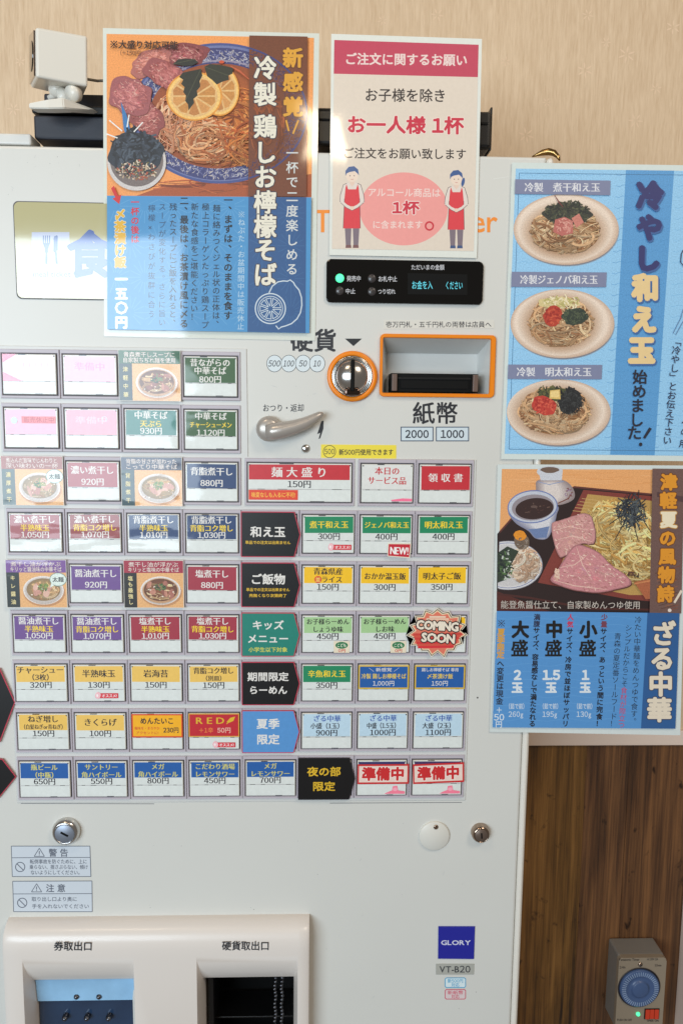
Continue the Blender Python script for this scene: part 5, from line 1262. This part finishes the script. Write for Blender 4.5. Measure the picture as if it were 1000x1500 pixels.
a.poly(ZP((478, 170), (970, 215), (975, 560), (900, 760), (700, 740), (240, 655)), (130, 58, 50)); a.poly(ZP((500, 192), (960, 240), (950, 560), (860, 720), (720, 720), (330, 640)), (190, 150, 84))
for k in range(5): a.stroke(ZP((470 - k * 12, 215 + k * 16), (600, 232 + k * 16)), 0.8, (206, 170, 110))
a.ell(*Z(690, 420), 60, 46, (176, 136, 62), 0.45, 40, 0.08, rn)
a.noodles(*Z(690, 400), 64, 48, 520, [(236, 202, 132), (222, 180, 104), (246, 220, 156), (200, 152, 80), (234, 194, 122)], 1.3, 51, 1.0, 0.8, 0.45)
a.noodles(*Z(760, 560), 44, 30, 260, [(236, 200, 132), (216, 172, 98), (246, 218, 152), (194, 146, 76)], 1.2, 52, 1.0, 0.9, 0.3)
# pitcher and cup
for k in range(8):
    s_ = k / 7; c0_ = Z(325, 180); a.poly([((p[0] - c0_[0]) * (1 - 0.6 * s_) + c0_[0] - 3 * s_, (p[1] - c0_[1]) * (1 - 0.3 * s_) + c0_[1]) for p in smooth(ZP((243, 118), (370, 118), (425, 165), (425, 220), (340, 250), (235, 220), (230, 165)))], tuple(int(u + (v - u) * s_) for u, v in zip((150, 134, 134), (222, 210, 204)))); a.ell(*Z(302, 75), 19, 8.5, (206, 208, 214), 0, 30); a.ell(*Z(302, 66), 14, 4.5, (112, 90, 78), 0, 26); a.poly(ZP((240, 62), (255, 120), (365, 120), (370, 62), (300, 90)), (206, 208, 216))
a.stroke(ZP((240, 128), (300, 142), (375, 125)), 1.2, (150, 160, 190)); a.stroke(ZP((345, 240), (400, 215), (420, 180)), 1.6, (120, 70, 60)); a.sticks(*Z(400, 190), 6, 8, 14, [(120, 60, 56), (150, 120, 150)], 1.2, 4, 61)
for k in range(10):
    s_ = k / 9; a.poly([(216 + 0 + (0), 0)] if 0 else [((p[0] - Z(215, 300)[0]) * (1 - 0.5 * s_) + Z(215 + 30 * s_, 300)[0], (p[1] - Z(215, 300)[1]) * (1 - 0.12 * s_) + Z(215, 300)[1]) for p in smooth(ZP((88, 270), (215, 200), (340, 250), (338, 300), (322, 360), (288, 424), (228, 424), (190, 385), (120, 340)))], tuple(int(u + (v - u) * s_) for u, v in zip((132, 134, 158), (216, 214, 218)))); a.poly(ZP((190, 375), (240, 372), (300, 360), (285, 420), (228, 422)), (110, 130, 172))
a.ell(*Z(212, 258), 36.5, 24, (196, 200, 212), -0.08, 44); a.ring(*Z(212, 258), 36, 23.5, 1.6, (108, 124, 176), 44, rot=-0.08); a.ell(*Z(214, 262), 31, 19, (150, 140, 146), -0.08, 40); a.ell(*Z(222, 268), 28, 15.5, (54, 32, 30), -0.1, 40); a.ell(*Z(220, 258), 5, 2, (98, 76, 70), 0, 14)
a.sticks(*Z(225, 262), 20, 10, 12, [(80, 50, 44), (110, 84, 74)], 1, 4, 62)
# garnish dish
E0 = Z(85, 565); XL_ = lambda yy: 734.6 - (yy - 687) * 0.0365
def clipL(pts): return [(max(p[0], XL_(p[1]) + 0.2), p[1]) for p in pts]
for s_, c_ in ((1.0, (150, 148, 160)), (0.975, (222, 220, 220)), (0.93, (112, 122, 168)), (0.905, (216, 212, 212)), (0.84, (206, 202, 202))):
    a.poly(clipL([(E0[0] + 50.5 * s_ * cos(2 * pi * k / 48), E0[1] + 36 * s_ * sin(2 * pi * k / 48)) for k in range(48)]), c_)
a.ell(*Z(160, 560), 25, 24, (222, 196, 170), 0, 36, 0.05, rn); a.noodles(*Z(165, 560), 25, 26, 200, [(230, 204, 180), (214, 176, 146), (240, 220, 200), (196, 156, 126)], 1.2, 53, 0.9, 1.4)
a.poly(ZP((28, 500), (80, 465), (140, 490), (100, 560), (70, 640), (30, 655)), (48, 60, 48)); a.sticks(*Z(70, 560), 11, 22, 70, [(60, 84, 52), (92, 122, 74), (30, 40, 40), (196, 202, 190)], 2, 6, 63)
a.ell(*Z(155, 440), 11, 12, (120, 100, 84), 0, 24, 0.06, rn); a.ell(*Z(146, 408), 9, 7.5, (230, 146, 40), 0, 24, 0.06, rn); a.sticks(*Z(158, 450), 9, 8, 26, [(90, 80, 72), (160, 150, 140)], 1, 4, 64)
# pork on the mat
def pork(pts, base, seed, fat):
    r = random.Random(seed); pts = smooth(pts, 4); pts = [(p[0] + r.uniform(-.35, .35), p[1] + r.uniform(-.35, .35)) for p in pts]; a.poly([(p[0] + 1, p[1] + 1.4) for p in pts], (92, 48, 42)); a.poly(pts, tuple(int(c * 0.84) for c in base)); cx = sum(p[0] for p in pts) / len(pts); cy = sum(p[1] for p in pts) / len(pts)
    a.poly([(cx + (p[0] - cx) * 0.955, cy + (p[1] - cy) * 0.955) for p in pts], base)
    for k in range(12): p = r.choice(pts); s = r.uniform(0.1, 0.6); a.soft(cx + (p[0] - cx) * s, cy + (p[1] - cy) * s, r.uniform(4, 9), r.uniform(2.5, 6), base, tuple(min(255, int(c * r.uniform(0.92, 1.18))) for c in base), 6, rot=r.uniform(-.3, .9), s1=0.3, pts=16)
    for k in range(420):
        p = r.choice(pts); s = math.sqrt(r.random()) * 0.84; x = cx + (p[0] - cx) * s + r.uniform(-3, 3); yy = cy + (p[1] - cy) * s + r.uniform(-3, 3); d = r.gauss(0.4, 0.5); l = r.uniform(0.8, 3.4); v = r.gauss(2, 13) - 14 * (s > 0.76); f_ = r.random() < 0.12
        a.stroke([(x - l * cos(d), yy - l * sin(d)), (x, yy + r.uniform(-.6, .6)), (x + l * cos(d), yy + l * sin(d))], r.uniform(0.6, 2.2), (238, 204, 188) if f_ else tuple(int(max(0, min(255, c + v + (6 if i == 1 else 0)))) for i, c in enumerate(base)), True)
    for f in fat: a.stroke(f, 1.6, (232, 190, 176), True)
pork(ZP((310, 350), (330, 335), (380, 320), (440, 300), (480, 292), (515, 305), (530, 345), (540, 400), (528, 450), (470, 450), (430, 480), (370, 520), (345, 510), (318, 430)), (208, 148, 146), 71, [ZP((340, 430), (420, 410), (520, 440)), ZP((330, 380), (400, 360), (500, 380))])
pork(ZP((400, 490), (440, 455), (490, 465), (560, 500), (620, 560), (690, 610), (720, 640), (715, 670), (640, 690), (560, 705), (480, 700), (400, 685), (320, 655), (305, 630), (345, 580)), (206, 138, 142), 72, [ZP((350, 575), (430, 560), (500, 505)), ZP((440, 470), (470, 560), (520, 640)), ZP((320, 640), (430, 670), (600, 690))])
a.sticks(*Z(335, 610), 4, 9, 20, [(232, 200, 178), (216, 170, 150)], 2, 5, 65)
a.sticks(*Z(725, 285), 17, 19, 130, [(36, 42, 52), (58, 66, 74), (26, 28, 36), (84, 92, 96)], 1.3, 22, 66)
for q_ in (((640, 430), (700, 320)), ((860, 440), (790, 330)), ((610, 350), (680, 300)), ((760, 430), (735, 340)), ((765, 170), (760, 230))): a.stroke([Z(*q_[0]), Z(*q_[1])], 1.2, (36, 40, 48))
a.sticks(*Z(735, 615), 8, 5, 16, [(96, 60, 50), (60, 50, 40)], 1.6, 5, 67); a.poly(ZP((740, 650), (990, 600), (985, 720), (800, 740)), (176, 100, 66)); a.stroke(ZP((740, 660), (990, 610)), 2, (206, 134, 86))
a.poly(ZP((835, 58), (1003, 60), (985, 815), (820, 815)), (112, 84, 78))
for k in range(40): x_ = rn.uniform(845, 940); yy = rn.uniform(560, 800); a.stroke(ZP((x_, yy), (x_ + 40, yy - 12)), 1.4, rn.choice([(126, 76, 60), (96, 66, 58), (140, 92, 70)]))
a.poly(ZP((860, 180), (1000, 205), (1000, 235), (858, 205)), (84, 60, 62))
a.make('food_picture', 'food', P4)
a = pxart(a.y, 2e-6)
a.poly([(727, 895), (994.5, 898.2), (988.5, 1067.5), (721, 1065.5)], (84, 148, 208))
for k in range(14): a.stroke([(727 - k * 0.5 + j * 9, 905 + k * 11.5 + 2 * sin(j * 0.9)) for j in range(24)], 0.6, (98, 160, 216))
a.poly([(947.5, 897.5), (994.5, 898.2), (988.5, 1067.5), (938, 1067)], (40, 92, 150))
a.make('blue_field', 'poster', P4)
t = pxart(a.y - 0.00002, 3e-6)
OR = (226, 150, 40)
for i, (ch, x_, yy) in enumerate((('津', 979, 706), ('軽', 978, 733), ('夏', 978.5, 761), ('の', 977, 788), ('風', 976.5, 815), ('物', 975.5, 842), ('詩', 974, 870))):
    t.vtext(ch, x_, yy, x_, yy, 25, (240, 226, 196) if ch == '夏' else OR, 0.05, outline=(196, 140, 60) if ch == '夏' else (110, 60, 30), ow=0.05)
t.poly([(996, 864), (999, 866), (988, 884), (985.5, 882)], (232, 216, 196)); t.ell(980, 894, 2.8, 2.6, (232, 216, 206), n=12)
for ch, x_, yy in (('ざ', 970.8, 928), ('る', 969, 964.5), ('中', 967, 1002), ('華', 965, 1039.5)): t.vtext(ch, x_, yy, x_, yy, 37, (232, 218, 196), 0.042, outline=(58, 70, 100), ow=0.04)
t.text('能登魚醤仕立て、自家製めんつゆ使用', 835, 886, 12.6, (206, 196, 186), 205, 0.006, 0.004)
K = (18, 26, 42); RD = (196, 50, 84)
t.vtext('冷たい中華麺をめんつゆで食す。', 934, 908, 927.5, 1056, 10.6, K, 0.005)
s = 'シンプルだからこそ食材が際立つ'; t.vtext(s, 920, 920, 909.5, 1062, 10.2, K, 0.006, cols=[K] * 9 + [RD] * 6)
t.vtext('青森の夏定番ソールフード！', 904, 932, 897.5, 1060, 10.6, K, 0.006)
for s, x0_, x1_, cc in (('少量サイズ、あっという間に完食！', 884.5, 876.5, [(120, 60, 80)] * 2), ('人気サイズ、冷房で並ほぼサッパリ', 835, 827.5, [RD] * 2), ('満腹サイズ、容易感なしで満たなれる', 786, 779, [(40, 50, 80)] * 2)):
    t.vtext(s, x0_, 904, x1_, 1060, 9.8, K, 0.035, cols=cc + [K] * 20)
for big, num, g_, x_ in (('小', '1', '130g', 861), ('中', '1.5', '195g', 811), ('大', '2', '260g', 761.5)):
    t.vtext(big, x_, 922, x_, 922, 26, (8, 8, 12), 0.05); t.vtext('盛', x_ - 1, 949.5, x_ - 1, 949.5, 26, (8, 8, 12), 0.034)
    t.text(num, x_ - 4, 988.5, 18, (222, 230, 236), None, 0.05); t.vtext('玉', x_ - 4.5, 1007, x_ - 4.5, 1007, 17, (222, 230, 236), 0.05)
    t.text('（茹で前）', x_ - 5.5, 1034.5, 9, (206, 220, 234), 31, 0.015); t.text(g_, x_ - 6.5, 1046, 10.5, (206, 220, 234), 22, 0.01)
t.vtext('※', 734, 913, 734, 913, 12, (50, 56, 80), 0.02); t.vtext('夏季限定', 733.5, 926, 732.5, 959, 11.5, (214, 160, 70), 0.04); t.vtext('へ変更は現金', 732.5, 972, 731, 1027, 11, (30, 38, 56), 0.03)
t.text('＋', 730.5, 1040, 10, (216, 228, 238), None, 0.02); t.text('50', 730.5, 1050.5, 12.5, (216, 228, 238), None, 0.02); t.text('円', 730, 1061, 10.5, (216, 228, 238), None, 0.02)
t.make('lettering', 'poster', P4)
